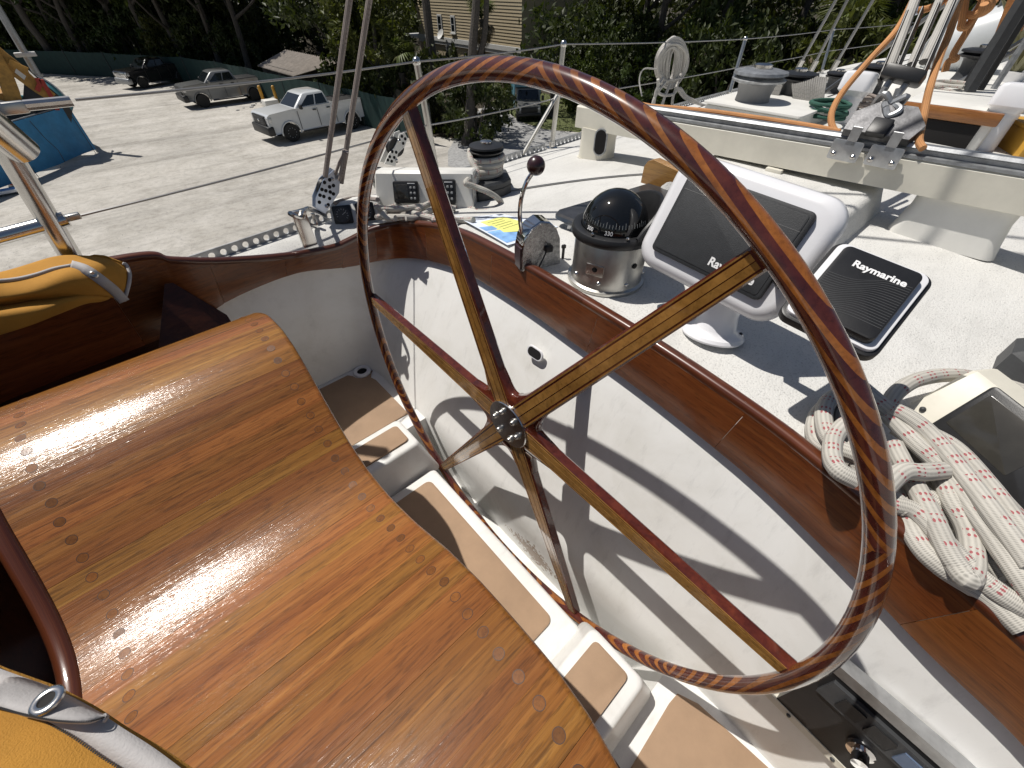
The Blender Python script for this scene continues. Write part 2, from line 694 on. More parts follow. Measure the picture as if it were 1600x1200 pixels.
MT['steelb'] = plain('brushed_stainless', (.55, .54, .51), .34, 1, .16, 20, .1, 400)
MT['chrome'] = plain('chrome', (.72, .72, .72), .08, 1, .05, 20)
MT['alu'] = plain('aluminium', (.50, .51, .52), .45, 1, .15, 40, .1, 300)
MT['darkmetal'] = plain('dark_scuffed_metal', (.13, .13, .135), .38, .8, .4, 40, .2, 200)
MT['galv'] = plain('worn_aluminium', (.36, .37, .38), .5, .8, .3, 30, .2, 200)
MT['plate'] = plain('block_plate', (.50, .56, .66), .28, .85, .08, 30)
MT['black'] = plain('black_plastic', (.016, .016, .017), .42, 0, .15, 60, .15, 500)
MT['rubber'] = plain('rubber', (.012, .012, .012), .7, 0, .2, 60, .2, 200)
MT['dgrey'] = plain('dark_grey_plastic', (.045, .047, .05), .55, 0, .15, 50, .2, 400)
MT['cover'] = plain('screen_cover', (.024, .026, .029), .6, 0, .15, 60, .5, 700, .0012)
MT['grey'] = plain('grey_plastic', (.22, .22, .22), .5)
MT['wplast'] = plain('white_plastic', (.76, .76, .78), .3, 0, .03, 6, coat=.4)
MT['wpaint'] = plain('white_paint', (.70, .69, .65), .45, 0, .08, 6, .1, 60, .002)
MT['cream'] = plain('cream_paint', (.66, .63, .54), .45, 0, .1, 7, .12, 60, .002)
MT['print'] = plain('white_print', (.8, .8, .8), .5, 0, 0)
MT['tan'] = plain('tan_nonslip_pad', (.345, .23, .145), .75, 0, .12, 9, .35, 420, .0012)
MT['canvas'] = plain('yellow_canvas', (.46, .22, .028), .85, 0, .16, 9, .6, 900, .0014)
MT['tape'] = plain('white_webbing', (.44, .42, .41), .7, 0, .1, 30, .4, 600, .001)
MT['glassd'] = plain('dark_glass', (.008, .009, .010), .05, 0, 0, spec=.6)
MT['smoke'] = plain('smoked_acrylic', (.040, .040, .043), .28, 0, .3, 25, .1, 200)
MT['lcd'] = plain('display_glass', (.045, .042, .036), .12, 0, .3, 9, spec=.6)
MT['key'] = plain('key_rubber', (.35, .36, .36), .6, 0, .1)
MT['knob'] = plain('burgundy_knob', (.035, .012, .014), .3, 0, .1, coat=.5)
MT['crackle'] = plain('cast_chrome', (.50, .50, .50), .22, 1, .35, 120, .8, 220, .003)
MT['paper'] = plain('paper', (.70, .76, .86), .7, 0, .03)
MT['blueprint'] = plain('map_blue', (.22, .42, .74), .7, 0, .3, 30)
MT['sticky'] = plain('sticky_note', (.74, .74, .22), .7, 0, .05)
MT['ink'] = plain('ink', (.05, .06, .09), .7, 0, 0)
MT['ropew'] = ropemat('white_red_braid', (.56, .535, .48), (.33, .045, .06))
MT['ropeg'] = ropemat('grey_braid', (.30, .29, .27), (.10, .10, .10), .02)
MT['ropeo'] = ropemat('orange_braid', (.62, .30, .12), None)
MT['ropewh'] = ropemat('plain_white_rope', (.56, .54, .50), None)
MT['roped'] = ropemat('weathered_rope', (.34, .29, .26), (.16, .12, .11), .012)
MT['ropegr'] = ropemat('green_rope', (.03, .11, .08), None)
MT['wire'] = plain('rigging_wire', (.30, .30, .30), .35, .9, .1)
MT['grass'] = plain('grass_blades', (.085, .10, .03), .8, 0, .35, 6)
MT['drive'] = plain('grey_gravel', (.30, .30, .295), .95, 0, .35, 9, .6, 30, .02)
MT['soil'] = plain('forest_floor', (.045, .036, .022), .95, 0, .4, 2, .8, 12, .05)
MT['bark'] = plain('bark', (.075, .066, .057), .9, 0, .35, 12, .9, 26, .03)
MT['leaf'] = leafmat('broad_leaves', (.016, .026, .008), (.062, .082, .018))
MT['leafy'] = leafmat('yellow_green_leaves', (.035, .05, .010), (.125, .145, .028))
MT['frond'] = leafmat('palm_frond', (.03, .045, .014), (.13, .15, .045))
MT['deadfrond'] = plain('dead_frond', (.20, .16, .10), .9, 0, .3, 8)
MT['meshgreen'] = plain('green_windscreen', (.006, .030, .027), .8, 0, .25, 3)
MT['meshblue'] = plain('blue_windscreen', (.030, .20, .40), .65, 0, .15, 3, .5, 14, .02)
MT['yellowp'] = plain('yellow_paint', (.50, .26, .03), .5, 0, .2, 5)
MT['yellowd'] = plain('digger_yellow', (.36, .19, .035), .6, 0, .35, 5)
MT['redp'] = plain('red_webbing', (.30, .03, .02), .7, 0, .2)
MT['teal'] = plain('teal_canvas', (.03, .18, .22), .7, 0, .2)
MT['siding'] = plain('beige_siding', (.42, .35, .23), .7, 0, .06, 3)
MT['trim'] = plain('house_trim', (.55, .55, .53), .6, 0, .08)
MT['roofm'] = plain('shed_roof', (.30, .26, .22), .7, 0, .25, 3)
MT['carw'] = plain('white_car_paint', (.62, .64, .65), .3, 0, .03, 3, coat=1)
MT['carg'] = plain('grey_car_paint', (.165, .17, .17), .35, .3, .05, 3, coat=1)
MT['cark'] = plain('black_car_paint', (.008, .008, .009), .22, 0, .1, 3, coat=1)
MT['vanb'] = plain('blue_van_paint', (.10, .27, .36), .4, 0, .08, 3, coat=.5)
MT['carglass'] = plain('car_glass', (.010, .013, .016), .06, 0, 0, spec=.7)
MT['lamp'] = plain('headlamp', (.55, .56, .56), .15, .3, .1)
MT['fender'] = plain('fender_vinyl', (.55, .57, .58), .35, 0, .06, 6)
MT['aloe'] = plain('aloe_leaf', (.17, .16, .08), .55, 0, .35, 10)
MT['crate'] = plain('yellow_tote', (.55, .30, .04), .5, 0, .08)
MT['dark'] = plain('dark_interior', (.006, .005, .005), .8, 0, .2)
MT['lime'] = plain('lime_cloth', (.45, .55, .05), .7, 0, .1)
MT['blueled'] = plain('blue_keys', (.10, .14, .22), .4, 0, .2)
MT['cone'] = plain('cone_orange', (.50, .09, .03), .6, 0, .1)
# ---------------------------------------------------------------- the yard: setting
def interp(tab, x):
    if x <= tab[0][0]:
        return tab[0][1]
    for (a, b), (c, d_) in zip(tab, tab[1:]):
        if x <= c:
            return b + (d_ - b) * (x - a) / (c - a)
    return tab[-1][1]


g = G()
rows = []
xs = [-260, -120, -60, -30, -15, -5, 5, 15, 30, 60, 120, 260]
for y in xs:
    rows.append([(x, y + 20, GZ) for x in xs])
g.grid(rows)
yard = g.obj('ground', MT['gravel'])
tag(yard, kind='structure')


def sheet(name, pts, z, mat):
    g = G()
    g.add([(p[0], p[1], z) for p in pts], [tuple(range(len(pts)))])
    return tag(g.obj(name, mat), kind='structure')


# ---------------------------------------------------------------- boat curves
def cm(ctrl, n):
    P = [Vector(c) if len(c) < 4 else None for c in ctrl]
    m, dmn = len(ctrl), len(ctrl[0])
    out = []
    for i in range(m - 1):
        p0 = ctrl[i - 1] if i else [2 * ctrl[0][k] - ctrl[1][k] for k in range(dmn)]
        p1, p2 = ctrl[i], ctrl[i + 1]
        p3 = ctrl[i + 2] if i + 2 < m else [2 * ctrl[-1][k] - ctrl[-2][k] for k in range(dmn)]
        for q in range(n):
            t = q / n
            out.append([.5 * (2 * p1[k] + (p2[k] - p0[k]) * t + (2 * p0[k] - 5 * p1[k] + 4 * p2[k] - p3[k]) * t * t
                              + (3 * p1[k] - p0[k] - 3 * p2[k] + p3[k]) * t ** 3) for k in range(dmn)])
    out.append(list(ctrl[-1]))
    return out


def deckz(y):
    return .165 - .06 * min(abs(y), 1.5) ** 2


HB = [(-1.7, .84), (-1, .97), (-.3, 1.055), (0, 1.10), (.25, 1.16), (1, 1.23), (1.8, 1.30), (2.8, 1.40), (4.5, 1.38), (6.5, 1.2), (8.6, .62)]


def hb(x):
    return interp(HB, x)


def zt0(y):
    return .185 - .05 * y * y


# (coaming x, y, top z, lower edge z, foot x, foot y)
CC = [(-1.3, .85, .25, -.05, -1.3, .93), (-.9, .93, .245, -.04, -.9, .955), (-.472, .95, .21, -.03, -.47, .965), (-.389, .95, .174, -.01, -.38, .967),
      (-.277, .955, .131, .012, -.27, .968), (-.105, .955, .088, .018, -.1, .968), (.04, .955, .068, -.015, -.03, .965), (.102, .955, .072, -.028, .005, .952),
      (.19, .945, .090, -.036, .025, .915), (.25, .905, .104, -.032, .034, .86), (.288, .83, .121, -.018, .038, .78), (.303, .70, .150, .008, .040, .67),
      (.307, .56, zt0(.56), zt0(.56) - .14, .041, .56), (.303, .42, zt0(.42), zt0(.42) - .14, .043, .42), (.293, .25, zt0(.25), zt0(.25) - .14, .045, .25),
      (.275, .05, .185, .045, .045, .05), (.263, -.12, .184, .044, .045, -.15), (.247, -.28, .181, .041, .045, -.3),
      (.224, -.446, zt0(.446), zt0(.446) - .14, .045, -.5), (.178, -.63, zt0(.63), zt0(.63) - .14, .045, -.66),
      (.146, -.74, zt0(.74), zt0(.74) - .14, .040, -.78), (.105, -.88, .145, .01, .036, -.90), (.0, -.98, .14, .0, .0, -1.01),
      (-.5, -1.0, .2, -.03, -.5, -1.03), (-1.3, -.82, .25, -.05, -1.3, -.95)]
NS = 8
CS = cm(CC, NS)


def cnorm(i):
    a, b = CS[max(i - 1, 0)], CS[min(i + 1, len(CS) - 1)]
    t = Vector((b[0] - a[0], b[1] - a[1], 0)).normalized()
    return Vector((-t.y, t.x, 0))          # outward, away from the cockpit


yacht = thing('sailing_yacht', 'white decked wooden cockpit sailing yacht propped ashore above the gravel yard', 'sailing yacht', (0, 0, -1.2))

# deck: lofted between the coaming and the gunwale
OUT = [(-1.7, .84), (-1.2, 0), (-.55, 0), (-.42, 0), (-.29, 0), (-.12, 0), (.03, 0), (.11, 0), (.23, 0), (.38, 0), (.65, 0), (1.2, 0), (2.5, 0), (5.5, 0),
       (8.4, .62), (8.7, 0.0), (8.4, -.62), (5.5, -1), (2.5, -1), (1.0, -1), (.4, -1), (.1, -1), (-.1, -1), (-.5, -1), (-1.7, -.84)]
OC = []
for i, (x, y) in enumerate(OUT):
    if 14 <= i <= 16:
        OC.append((x, y))
    else:
        OC.append((x, hb(x) if i < 14 else -hb(x)))
OS = cm(OC, NS)
for i, p in enumerate(OS):
    if p[0] < 8.3:
        p[1] = math.copysign(hb(p[0]), p[1])
g = G()
rows = []
NR = 18
for i, c in enumerate(CS):
    n = cnorm(i)
    a = Vector((c[0] + n.x * .016, c[1] + n.y * .016))
    b = Vector(OS[i][:2])
    row = []
    for k in range(NR + 1):
        t = (k / NR) ** 1.5
        q = a.lerp(b, t)
        zz = deckz(q.y)
        row.append((q.x, q.y, zz + min(0, c[2] - .022 - zz) * (1 - t) ** 2))
    rows.append(row)
g.grid(rows)
g.obj('deck', MT['deck'], yacht, angle=60)
# topsides below the gunwale
g = G()
rows = []
for p in OS:
    z = deckz(p[1])
    v = Vector((p[0], p[1]))
    rows.append([(v.x, v.y, z + .001), (v.x * .998, v.y * 1.0, z - .25), (v.x * .99, v.y * .96, z - .8), (v.x * .95, v.y * .8, z - 1.3), (v.x * .8, v.y * .3, z - 1.7)])
g.grid(rows)
g.obj('topsides', MT['wpaint'], yacht, angle=60)
g = G()
g.bbox((1.2, 0, -3.0), (2.2, .22, 3.2), .06, 2)
g.obj('keel', MT['wpaint'], yacht)

# covering margin beside the coaming (smooth painted strip)
# coaming planks with scarfed joints, and the darker cap
cuts = [0, 14, 29, 39, 50, 64, 84, 104, 122, 140, 158, 172, len(CS) - 1]
arc = [0.0]
for a, b in zip(CS, CS[1:]):
    arc.append(arc[-1] + math.hypot(b[0] - a[0], b[1] - a[1]))
for ci in range(len(cuts) - 1):
    i0, i1 = cuts[ci], cuts[ci + 1]
    g = G()
    rows, uvs = [], []
    for i in range(i0, i1 + 1):
        c = CS[i]
        n = cnorm(i)
        t = Vector((n.y, -n.x, 0))
        sh = 0.0003 if i == i0 else (-.0003 if i == i1 else 0)
        row, uv = [], []
        H = c[2] - .008 - c[3]
        lean = 0.018 if (i in (i0, i1)) else 0     # slanting scarf
        for off, z in ((.034, c[3]), (0.001, c[3]), (0, c[3] + .003), (0, c[3] + H * .5), (0, c[3] + H), (.024, c[3] + H)):
            k = (z - c[3]) / H - .5
            p = Vector((c[0], c[1], z)) + n * off + t * (sh + lean * k)
            row.append(p)
            uv.append((arc[i], z + off))
        rows.append(row)
        uvs.append(uv)
    g.grid(rows, uvs)
    g.obj('coaming_plank', MT['mahog'], yacht, angle=50)
ccuts = [0, 30, 75, 120, 150, len(CS) - 1]
for ci in range(len(ccuts) - 1):
    g = G()
    rows, uvs = [], []
    for i in range(ccuts[ci], ccuts[ci + 1] + 1):
        c = CS[i]
        n = cnorm(i)
        row, uv = [], []
        for k in range(11):
            a = pi + pi * k / 10 * -1
            off = .012 + cos(a) * .0132
            z = c[2] - .009 + max(0, sin(a)) ** .8 * .0105
            row.append(Vector((c[0], c[1], z)) + n * off)
            uv.append((arc[i], k * .004))
        row.insert(0, Vector((c[0], c[1], c[2] - .0165)) + n * (.012 - .0120))
        row.append(Vector((c[0], c[1], c[2] - .05)) + n * (.012 + .0132))
        uv.insert(0, (arc[i], -.004))
        uv.append((arc[i], .05))
        rows.append(row)
        uvs.append(uv)
    g.grid(rows, uvs)
    g.obj('coaming_cap', MT['mahogd'], yacht, angle=60)

# moulded cockpit wall under the coaming (and the mahogany lining further aft)
def wall(i0, i1, mat, name):
    g = G()
    rows, uvs = [], []
    for i in range(i0, i1 + 1):
        c = CS[i]
        n = cnorm(i)
        row, uv = [], []
        tx, ty = c[0] + n.x * .030, c[1] + n.y * .030
        for k in range(15):
            t = k / 14
            f_ = t ** .92
            z = c[3] + .004 + (-.47 - c[3] - .004) * t
            row.append((tx + (c[4] - tx) * f_, ty + (c[5] - ty) * f_, z))
            uv.append((arc[i], z))
        row.append((c[4], c[5], -.6))
        uv.append((arc[i], -.6))
        row.append((c[4], c[5], -.8))
        uv.append((arc[i], -.8))
        rows.append(row)
        uvs.append(uv)
    g.grid(rows, uvs)
    return g.obj(name, mat, yacht, angle=70)


wall(26, len(CS) - 1 - 10, MT['gel'], 'cockpit_wall')
wall(0, 26, MT['lining'], 'shaded_mahogany_lining')
wall(len(CS) - 11, len(CS) - 1, MT['lining'], 'shaded_mahogany_lining')


def fwall(y, z):
    """x of the forward cockpit wall at a height"""
    best = min(CS[88:168], key=lambda c: abs((c[1] + c[5]) / 2 - y))
    t = (best[3] - z) / (best[3] + .47)
    t = min(max(t, 0), 1)
    return best[0] + .004 + (best[4] - best[0]) * t ** .92


# sole, steps and the pit the wheel turns in
g = G()
g.prism([(-1.3, .47), (.06, .47), (.06, 1.0), (-1.3, 1.0)], -.80, -.47, top=[(-1.3, .53), (.06, .53), (.06, 1.0), (-1.3, 1.0)])
g.obj('cockpit_sole', MT['gel'], yacht)
g = G()
g.prism([(-1.3, -1.08), (.06, -1.08), (.06, -.47), (-1.3, -.47)], -.80, -.47, top=[(-1.3, -1.08), (.06, -1.08), (.06, -.535), (-1.3, -.535)])
g.obj('cockpit_sole', MT['gel'], yacht)
g = G()
g.add([(-.3, -.6, -.74), (.1, -.6, -.74), (.1, .6, -.74), (-.3, .6, -.74)], [(0, 1, 2, 3)])
g.obj('pit_floor', MT['gel'], yacht)


def mould(x0, x1, y0, y1, z0, z1, dr, name, b=.012):
    """moulded box with drafted sides and a rounded top edge"""
    g = G()
    L = []
    for z, ins in ((z0, -dr), (z1 - b, 0), (z1 - b * .45, b * .18), (z1 - b * .12, b * .55), (z1, b)):
        L.append([(x, y, z) for x, y in rrect(x1 - x0 - 2 * ins, y1 - y0 - 2 * ins, .018, 4, ((x0 + x1) / 2, (y0 + y1) / 2))])
    g.stack(L)
    return g.obj(name, MT['gel'], yacht, angle=50)


mould(-1.0, -.062, -.345, .325, -.80, -.468, .0, 'helmsman_platform')
mould(-1.0, -.070, .362, .505, -.50, -.360, .036, 'foot_step')
mould(-1.0, -.066, -.512, -.362, -.50, -.360, .036, 'foot_step')
g = G().bbox((-.54, .44, -.65), (.93, .20, .32), .01)
g.obj('step_base', MT['gel'], yacht)
g = G().bbox((-.54, -.44, -.65), (.93, .20, .32), .01)
g.obj('step_base', MT['gel'], yacht)


def pad(poly, z, th=.006, r_=None):
    g = G()
    n = len(poly)
    cx = sum(p[0] for p in poly) / n
    cy = sum(p[1] for p in poly) / n
    ins = [(p[0] + (cx - p[0]) * .012, p[1] + (cy - p[1]) * .012) for p in poly]
    g.stack([[(x, y, z) for x, y in poly], [(x, y, z + th * .7) for x, y in poly], [(x, y, z + th) for x, y in ins]])
    return g.obj('floor_pad', MT['tan'], yacht)


drx, dry = -.014, .925
notch = [(drx + .042 * cos(a), dry + .042 * sin(a)) for a in [radians(q) for q in (330, 300, 270, 240, 210, 180)]]
pad([(-.75, .60), (.004, .592), (.004, .84), (-.004, .868), (.004, .895)][:4] + [(.014, .90)] + notch + [(-.07, .945), (-.75, .945)], -.4695)
pad(rrect(.55, .565, .02, 5, (-.377, .006)), -.4675)
pad(rrect(.5, .082, .012, 4, (-.343, .434)), -.3595)
pad(rrect(.5, .094, .012, 4, (-.338, -.432)), -.3595)
pad([(-.75, -.60), (-.03, -.575), (0.0, -.578), (.018, -.62), (.030, -.78), (.02, -.86), (-.04, -.90), (-.75, -.93)], -.4695)
# drain and wall holes
t_ = thing('floor_drain', 'white ringed round drain in the far corner of the cockpit sole beside the tan pad', 'drain', (drx, dry, -.468))
G().lathe([(.02, .001), (.021, .009), (.026, .011), (.034, .010), (.037, .004), (.037, 0)], 28, Matrix.Translation((drx, dry, -.468)), cap=False).obj('ring', MT['wplast'], t_)
G().lathe([(.0001, .004), (.021, .004)], 24, Matrix.Translation((drx, dry, -.468)), cap=False).obj('hole_shade', MT['dark'], t_)  # dark disc that paints the shade inside the open drain hole
hp = Vector((fwall(.165, -.035) - .003, .165, -.035))
hm = align(hp, (-.9, 0, .33), (0, 1, 0))
t_ = thing('wall_vent', 'black oval vent hole in the white wall behind the wheel', 'vent', hp)
G().stack([[(x, y, .0) for x, y in rrect(.062, .036, .0175, 6)], [(x, y, .004) for x, y in rrect(.058, .032, .0155, 6)]], hm).obj('rim', MT['wplast'], t_)
G().stack([[(x, y, .0035) for x, y in rrect(.052, .028, .0135, 6)], [(x, y, .0046) for x, y in rrect(.050, .026, .0125, 6)]], hm).obj('opening', MT['dark'], t_)

# ---------------------------------------------------------------- helm seat
PROF = [(-.70, .09), (-.62, .112), (-.56, .121), (-.50, .125), (-.44, .125)]
for k in range(1, 8):
    PROF.append((-.42 + .48 * k / 8, .125 * (.5 + .5 * cos(pi * k / 8))))
PROF.append((.06, 0))
for k in range(1, 8):
    PROF.append((.06 + .39 * k / 8, .165 * (.5 - .5 * cos(pi * k / 8))))
PROF += [(.45, .165), (.50, .164), (.55, .157), (.585, .143), (.607, .118)]
XE = [(-.7, -.315), (-.506, -.301), (-.454, -.2905), (-.4, -.2858), (-.32, -.2848), (-.247, -.2832), (-.16, -.2845), (-.07, -.2920), (.017, -.2975), (.103, -.2998),
      (.17, -.2990), (.231, -.2960), (.277, -.2928), (.325, -.2895), (.381, -.2862), (.445, -.2845), (.53, -.2870), (.565, -.296), (.607, -.315)]
PF = [Vector((0, p[0], p[1])) for p in cm(PROF, 10)]
pa = [0.0]
for a, b in zip(PF, PF[1:]):
    pa.append(pa[-1] + (b - a).length)


def prof(s):
    s = min(max(s, 0), pa[-1])
    for i in range(len(pa) - 1):
        if s <= pa[i + 1]:
            t = (s - pa[i]) / (pa[i + 1] - pa[i])
            p = PF[i].lerp(PF[i + 1], t)
            t0 = (PF[min(i + 2, len(PF) - 1)] - PF[max(i - 1, 0)]).normalized()
            return p, Vector((0, -t0.z, t0.y))
    return PF[-1], Vector((0, 0, 1))


seat = thing('helm_seat', 'curved varnished plank helm seat dished like a saddle beside the wheel', 'helm seat', (-.5, 0, -.47))
XF, XA = -.295, -.778
npl = 40
rnd = random.Random(3)
g = G()
g.lathe([(.0070, .00012), (.0001, .00014)], 18, cap=False)
g.lathe([(.0078, .00002), (.0078, .00016), (.0069, .00016)], 18, cap=False, mi=1)
bun = g.mesh('bung', [MT['bung'], MT['seam']])
bun2 = bun
edges = [pa[-1] * k / npl for k in range(npl + 1)]
for k in range(npl):
    gap = .00045 if k % 5 == 2 or rnd.random() < .12 else .00004
    s0, s1 = edges[k] + gap, edges[k + 1] - .00004
    L = []
    for x, drop, ins in ((XF, .006, .0004), (XF - .003, .0015, 0), (XF - .009, 0, 0), (XA, 0, 0)):
        top, bot = [], []
        for q in range(5):
            s = s0 + (s1 - s0) * q / 4
            p, n = prof(s)
            e = 0
            top.append(p + n * (-drop - e) + Vector((x if x == XA else x - XF + interp(XE, p.y), 0, 0)))
        for q in (4, 2, 0):
            s = s0 + (s1 - s0) * q / 4
            p, n = prof(s)
            bot.append(p - n * .024 + Vector((x if x == XA else x - XF + interp(XE, p.y), 0, 0)))
        L.append(top + bot)
    g = G()
    g.stack(L)
    pl = g.obj('plank', MT['seat'], seat, angle=50)
    p, n = prof((s0 + s1) / 2)
    for x in (interp(XE, p.y) - .038 - rnd.random() * .005, XA + .05 + rnd.random() * .004):
        b = link('bung', bun if rnd.random() < .4 else bun2, pl)
        b.matrix_basis = align(p + Vector((x, 0, 0)), n)
# frames under the seat
for x in (XF - .05, XA + .06):
    g = G()
    L = []
    for w_ in (x - .015, x + .015):
        L.append([p - Vector((0, 0, .027)) + Vector((w_, 0, 0)) for p in PF[::6]] + [Vector((w_, .45, -.47)), Vector((w_, -.60, -.47))])
    g.stack(L)
    g.obj('bearer', MT['mahogp'], seat)
# moulding and backrest board on the after side
g = G()
pts = [p + Vector((XA - .012, 0, -.006)) for p in PF[20::5]]
g.tube(pts, .0145, 12)
g.obj('cove_moulding', MT['mahogd'], seat)
# inner joinery between the seat and the port side
g = G()
g.bbox((-1.02, .0, -.13), (.03, 1.9, .72), .004)
g.obj('after_bulkhead', MT['mahogp'], yacht)
g = G()
g.bbox((-.9, .0, -.465), (.24, 1.85, .012), .002)
g.obj('after_sole', MT['mahogp'], yacht)
g = G()
g.bbox((-.785, .0, -.26), (.012, .95, .42), .003)
g.obj('seat_back_panel', MT['mahogp'], yacht)
g = G()
tri = [(-.345, .945, -.03), (-.42, .93, .12), (-.62, .70, -.12), (-.345, .78, -.12)]
g.stack([[Vector(p) for p in tri], [Vector(p) + Vector((-.018, -.004, .006)) for p in tri]])
g.obj('corner_gusset', MT['mahogp'], yacht)
g = G()
g.bbox((-.80, .74, -.2), (.5, .36, .03), .006)
g.obj('locker_lid', MT['mahogp'], yacht)

# ---------------------------------------------------------------- steering wheel
WM = Matrix(((.0364, .0188, .9992, 0), (.4588, -.8885, 0, 0), (.8878, .4584, -.041, 0), (0, 0, 0, 1)))
wheel = thing('steering_wheel', 'large varnished six-spoke laminated wooden steering wheel with striped rim', 'steering wheel')
RC, RT = .637, .0138
g = G()
g.tube([WM @ Vector((cos(2 * pi * k / 96) * RC, sin(2 * pi * k / 96) * RC, 0)) for k in range(96)], RT * .93, 10, closed=True)
rim = g.obj('rim', MT['purple'], wheel)
PITCH, OW = .0124, .0048
for sgm in range(6):
    a0 = sgm * pi / 3
    ek = Vector((cos(a0), sin(a0), 0))
    base = bmesh.new()
    NU, NV = 26, 20
    vv = []
    for i in range(NU + 1):
        a = a0 - pi / 6 + pi / 3 * i / NU
        c_ = Vector((cos(a), sin(a), 0))
        vv.append([base.verts.new(c_ * (RC + RT * cos(2 * pi * j / NV)) + Vector((0, 0, RT * sin(2 * pi * j / NV)))) for j in range(NV)])
    for i in range(NU):
        for j in range(NV):
            base.faces.new((vv[i][j], vv[i + 1][j], vv[i + 1][(j + 1) % NV], vv[i][(j + 1) % NV]))
    lo, hi = RC * cos(pi / 6) - RT - .001, RC + RT + .001
    off = rnd.random() * PITCH
    bands, x = [], lo - PITCH + off
    while x < hi:
        bands.append((x, x + OW, 'orange'))
        bands.append((x + OW, x + PITCH, 'purple'))
        x += PITCH
    for b0, b1, mt in bands:
        if b1 < lo or b0 > hi:
            continue
        bm = base.copy()
        for co, no in ((b0, -1), (b1, 1)):
            bmesh.ops.bisect_plane(bm, geom=bm.verts[:] + bm.edges[:] + bm.faces[:], plane_co=ek * co, plane_no=ek * no, clear_outer=True)
        if not bm.faces:
            bm.free()
            continue
        bm.verts.index_update()
        left = set(bm.faces)
        while left:
            st, isl = [left.pop()], []
            while st:
                fc = st.pop()
                isl.append(fc)
                for e in fc.edges:
                    for o_ in e.link_faces:
                        if o_ in left:
                            left.discard(o_)
                            st.append(o_)
            ids, vs2, fs2 = {}, [], []
            for fc in isl:
                row = []
                for v in fc.verts:
                    if v.index not in ids:
                        ids[v.index] = len(vs2)
                        vs2.append(v.co.copy())
                    row.append(ids[v.index])
                fs2.append(row)
            nrm = [(WM.to_3x3() @ (q - Vector((q.x, q.y, 0)).normalized() * RC)).normalized() for q in vs2]
            me = bpy.data.meshes.new('lamination')
            me.from_pydata([WM @ q for q in vs2], [], fs2)
            me.materials.append(MT[mt])
            me.polygons.foreach_set('use_smooth', [True] * len(me.polygons))
            me.normals_split_custom_set_from_vertices(nrm)
            link('lamination', me, rim)
        bm.free()
    base.free()
# spokes: mahogany bars faced with teak inlays
for sgm in range(6):
    a0 = sgm * pi / 3
    T = WM @ Matrix.Rotation(a0, 4, 'Z')
    w0, w1, r0, r1 = .031, .0140, .02, RC - RT * .6

    def hw(r_):
        return w0 + (w1 - w0) * (r_ - r0) / (r1 - r0)
    g = G()
    L = []
    for r_ in (r0, .2, .4, r1):
        h = hw(r_)
        L.append([(r_, -h, -.002), (r_, -h + .003, -.0048), (r_, h - .003, -.0048), (r_, h, -.002), (r_, h, .014), (r_, h - .004, .018), (r_, -h + .004, .018), (r_, -h, .014)])
    g.stack(L, T)
    sp_ = g.obj('spoke', MT['spokeb'], wheel)
    for f0, f1 in ((-.86, -.74), (-.60, -.035), (.035, .60), (.74, .86)):
        g = G()
        L = []
        for r_ in (.045, .25, .45, r1 - .008):
            h = hw(r_)
            L.append([(r_, h * f0, -.0046), (r_, h * f0, -.0054), (r_, h * f1, -.0054), (r_, h * f1, -.0046)])
        g.stack(L, T)
        g.obj('inlay', MT['spoket'], sp_)
g = G()
out = []
for k in range(180):
    a = 2 * pi * k / 180
    mid = abs((math.degrees(a) % 60) - 30)
    out.append((a, .094 + .052 * (min(mid, 21) / 20) ** 2.2))
poly = [(cos(a) * q, sin(a) * q) for a, q in out]
pin = [(cos(a) * (q - .004), sin(a) * (q - .004)) for a, q in out]
g.stack([[(x, y, .0165) for x, y in pin], [(x, y, .013) for x, y in poly], [(x, y, -.001) for x, y in poly], [(x, y, -.0042) for x, y in pin]], WM)
g.obj('hub', MT['spokeb'], wheel, angle=60)
g = G()
g.lathe([(.060, -.004), (.0605, -.0085), (.0590, -.0105), (.0001, -.0105)], 40, WM, cap=False)
hpl = g.obj('hub_plate', MT['steel'], wheel)
for k in range(6):
    a = radians(60 * k + 4)
    c_ = WM @ Matrix.Translation((cos(a) * .037, sin(a) * .037, -.0105))
    g = G()
    g.lathe([(.0085, 0), (.0085, -.0020), (.0062, -.0024), (.0062, -.0055), (.0048, -.0086), (.0022, -.0100), (.0001, -.0102)], 14, c_, cap=False)
    g.obj('bolt', MT['steelb'], hpl)
g = G()
g.lathe([(.046, .0165), (.046, .060), (.040, .066), (.022, .070), (.022, .26)], 32, WM)
g.obj('shaft_boss', MT['black'], wheel)
# ---------------------------------------------------------------- compass
cb = Vector((.424, .098, deckz(.1) - .001))
CT = Matrix.Translation(cb)
comp = thing('binnacle_compass', 'domed ship compass on a stainless drum standing behind the wheel', 'compass', cb)
g = G()
g.lathe([(.097, 0), (.0985, .004), (.0975, .009), (.0905, .012), (.0885, .02), (.0885, .116), (.086, .120)], 48, CT)
drum = g.obj('drum', MT['steelb'], comp)
for a, h, r_ in ((205, .03, .006), (250, .027, .006), (300, .03, .006), (160, .03, .006)):
    a = radians(a)
    G().sphere(cb + Vector((cos(a) * .0885, sin(a) * .0885, h)), r_, 10, 6).obj('screw', MT['steel'], drum)
a = radians(196)
M_ = align(cb + Vector((cos(a) * .0885, sin(a) * .0885, .062)), (cos(a), sin(a), 0), (0, 0, 1))
slab(G(), .028, .045, .003, -.001, .0018, .0006, M_).obj('vent_plate', MT['steelb'], drum)
